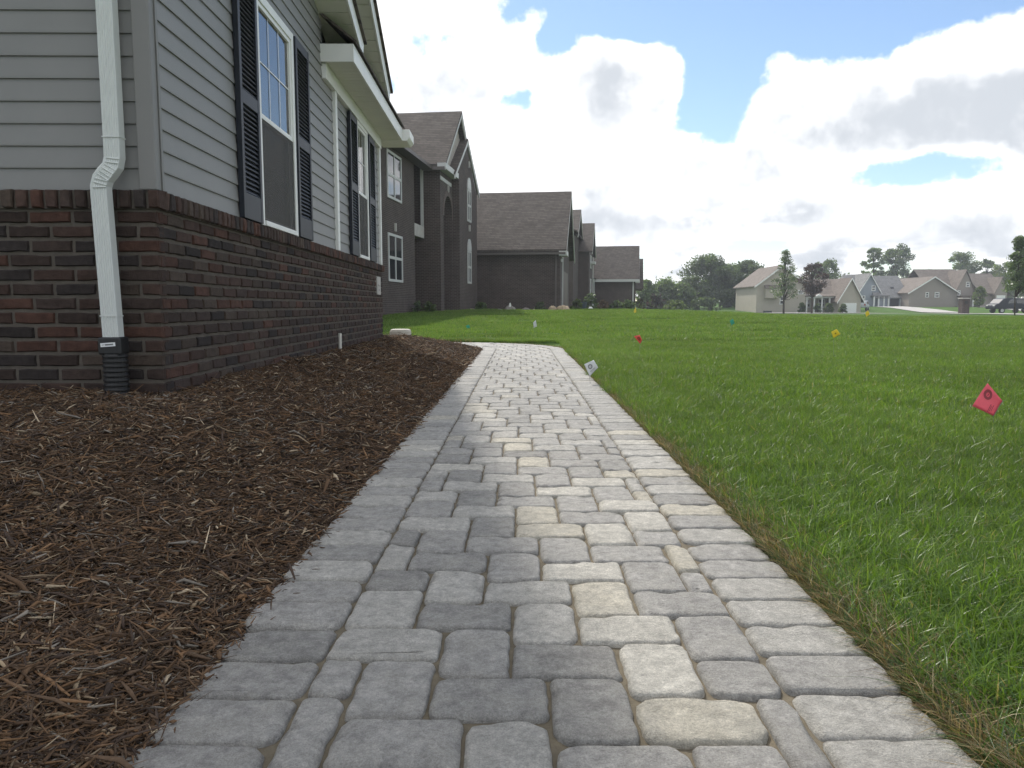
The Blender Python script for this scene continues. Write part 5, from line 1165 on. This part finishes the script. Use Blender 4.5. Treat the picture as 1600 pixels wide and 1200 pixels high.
# ------------------------------------------------------------------ utility marker flags
def flag(label, corners, Y, col, group='utility marker flags', yaw=0.0, pole=2, mark=False):
    """corners: four photo-plane offsets turned into a real sheet standing at distance Y; the wire runs down to the turf"""
    P = [Vector((pxw(px, Y), Y, zpx(py, Y))) for px, py in corners]
    c = sum(P, Vector()) / 4; R = Matrix.Rotation(yaw, 3, 'Z')
    P = [R @ (p - c) for p in P]
    H = empty('marker_flag', (c.x, c.y, float(ground_z(c.x, c.y)))); tag(H, label, 'flag', group); off = c - Vector(H.location)
    m = mat('flag_%s' % label[:14].replace(' ', '_'), col, .55, var=.06, scale=40)
    # a slightly curled plastic sheet
    n = 8; V = []; F = []
    for i in range(n + 1):
        for j in range(n + 1):
            u, v = i / n, j / n; p = P[0] * (1 - u) * (1 - v) + P[1] * u * (1 - v) + P[2] * u * v + P[3] * (1 - u) * v
            p = p + Vector((0, .006 * math.sin(u * 3.5 + 1) + .010 * (v - .5) ** 2 * 4 * (u), 0)); V.append(p + off)
    for i in range(n):
        for j in range(n): a = i * (n + 1) + j; F.append((a, a + n + 1, a + n + 2, a + 1))
    sh = link('sheet', mesh('sheet', V, F, m, smooth=True), H); s = sh.modifiers.new('thickness', 'SOLIDIFY'); s.thickness = .0006
    w = B(); a, b = P[pole] + off, P[(pole + 1) % 4] + off
    if a.z > b.z: a, b = b, a
    w.tube([Vector((a.x + random.uniform(-.02, .02), a.y + .01, -.05)), a + Vector((0, .003, 0)), b + Vector((0, .003, 0))], .0013, 6); w.build('wire', mat('flag_wire', (.25, .25, .26), .4, metal=.7), H)
    if mark:
        def pt(u, v, d=-.0016):
            p = P[0] * (1 - u) * (1 - v) + P[1] * u * (1 - v) + P[2] * u * v + P[3] * (1 - u) * v
            return p + Vector((0, .006 * math.sin(u * 3.5 + 1) + .010 * (v - .5) ** 2 * 4 * u + d, 0)) + off
        k = B(); nn = 16; cu, cv, r0, r1 = mark[0], mark[1], mark[2], mark[3]
        for i in range(nn):
            a0, a1 = 2 * PI * i / nn, 2 * PI * (i + 1) / nn
            k.raw([pt(cu + r * math.cos(a), cv + r * math.sin(a)) for r, a in ((r0, a0), (r1, a0), (r1, a1), (r0, a1))], [(0, 1, 2, 3)])
        k.raw([pt(cu - r0 * .5, cv - r0 * .12), pt(cu + r0 * .5, cv - r0 * .12), pt(cu + r0 * .5, cv + r0 * .25), pt(cu - r0 * .5, cv + r0 * .25)], [(0, 1, 2, 3)])
        for (u0, u1, v0, v1) in mark[4]: k.raw([pt(u0, v0), pt(u1, v0), pt(u1, v1), pt(u0, v1)], [(0, 1, 2, 3)])
        k.build('print', mat('flag_print_%s' % label[:6], tuple(x * .35 for x in col), .6), H)
flag('pink marker flag, largest and nearest, with dark round print', [(1543, 598), (1521, 634), (1555, 650), (1568, 626)], 4.1, (.80, .10, .14), pole=2, mark=(.30, .30, .09, .20, [(.55, .95, .62, .645), (.60, .9, .68, .70), (.50, .85, .75, .77)]))
flag('white marker flag leaning at the edge of the walk', [(913, 569), (928, 562), (935, 574), (922, 588)], 6.35, (.66, .67, .68), pole=2, mark=(.42, .40, .10, .22, [(.2, .8, .72, .76), (.25, .75, .82, .85)]))
flag('orange red marker flag in the middle of the lawn', [(990, 525), (999, 523), (1003, 531), (1000, 537)], 9.0, (.75, .08, .06), pole=2, mark=(.5, .5, .10, .26, []))
flag('yellow marker flag, nearer of the two yellow ones on the right', [(1296, 518), (1304, 514), (1310, 522), (1300, 528)], 9.4, (.78, .56, .02), pole=2, mark=(.5, .5, .02, .12, []))
flag('yellow marker flag, farther one in front of the beige house', [(1347, 489), (1351, 485), (1354, 491), (1349, 495)], 17.0, (.78, .56, .02), pole=2)
flag('small white marker flag beyond the bend of the walk', [(833, 504), (837, 500), (839, 510), (834, 512)], 15.5, (.62, .63, .66), pole=2)
flag('green marker flag left of the small white one', [(728, 509), (733, 507), (735, 512), (730, 513)], 17.0, (.03, .30, .20), pole=2)
flag('green marker flag in mid lawn below the dark oak', [(1138, 501), (1143, 498), (1146, 505), (1141, 508)], 18.0, (.02, .22, .14), pole=2)
flag('tiny yellow marker flag near the farther brick garage', [(989, 486), (992, 480), (993, 488), (990, 489)], 27.0, (.75, .55, .05), pole=2)
flag('green marker flag at the right edge of the picture', [(1596, 492), (1601, 490), (1603, 503), (1598, 505)], 18.5, (.01, .20, .10), pole=2)

# ------------------------------------------------------------------ thin summer haze over the far houses
def haze():
    m = bpy.data.materials.new('haze'); m.use_nodes = True; t = m.node_tree; t.nodes.clear()
    v = t.nodes.new('ShaderNodeVolumePrincipled'); v.inputs['Color'].default_value = (.86, .91, 1.0, 1); v.inputs['Density'].default_value = .0007; v.inputs['Anisotropy'].default_value = .3
    o = t.nodes.new('ShaderNodeOutputMaterial'); t.links.new(v.outputs[0], o.inputs['Volume'])
    tag(B().box(-120, 420, -70, 420, -3, 34).build('haze', m), 'thin pale summer haze in the air', None, kind='stuff')
haze()
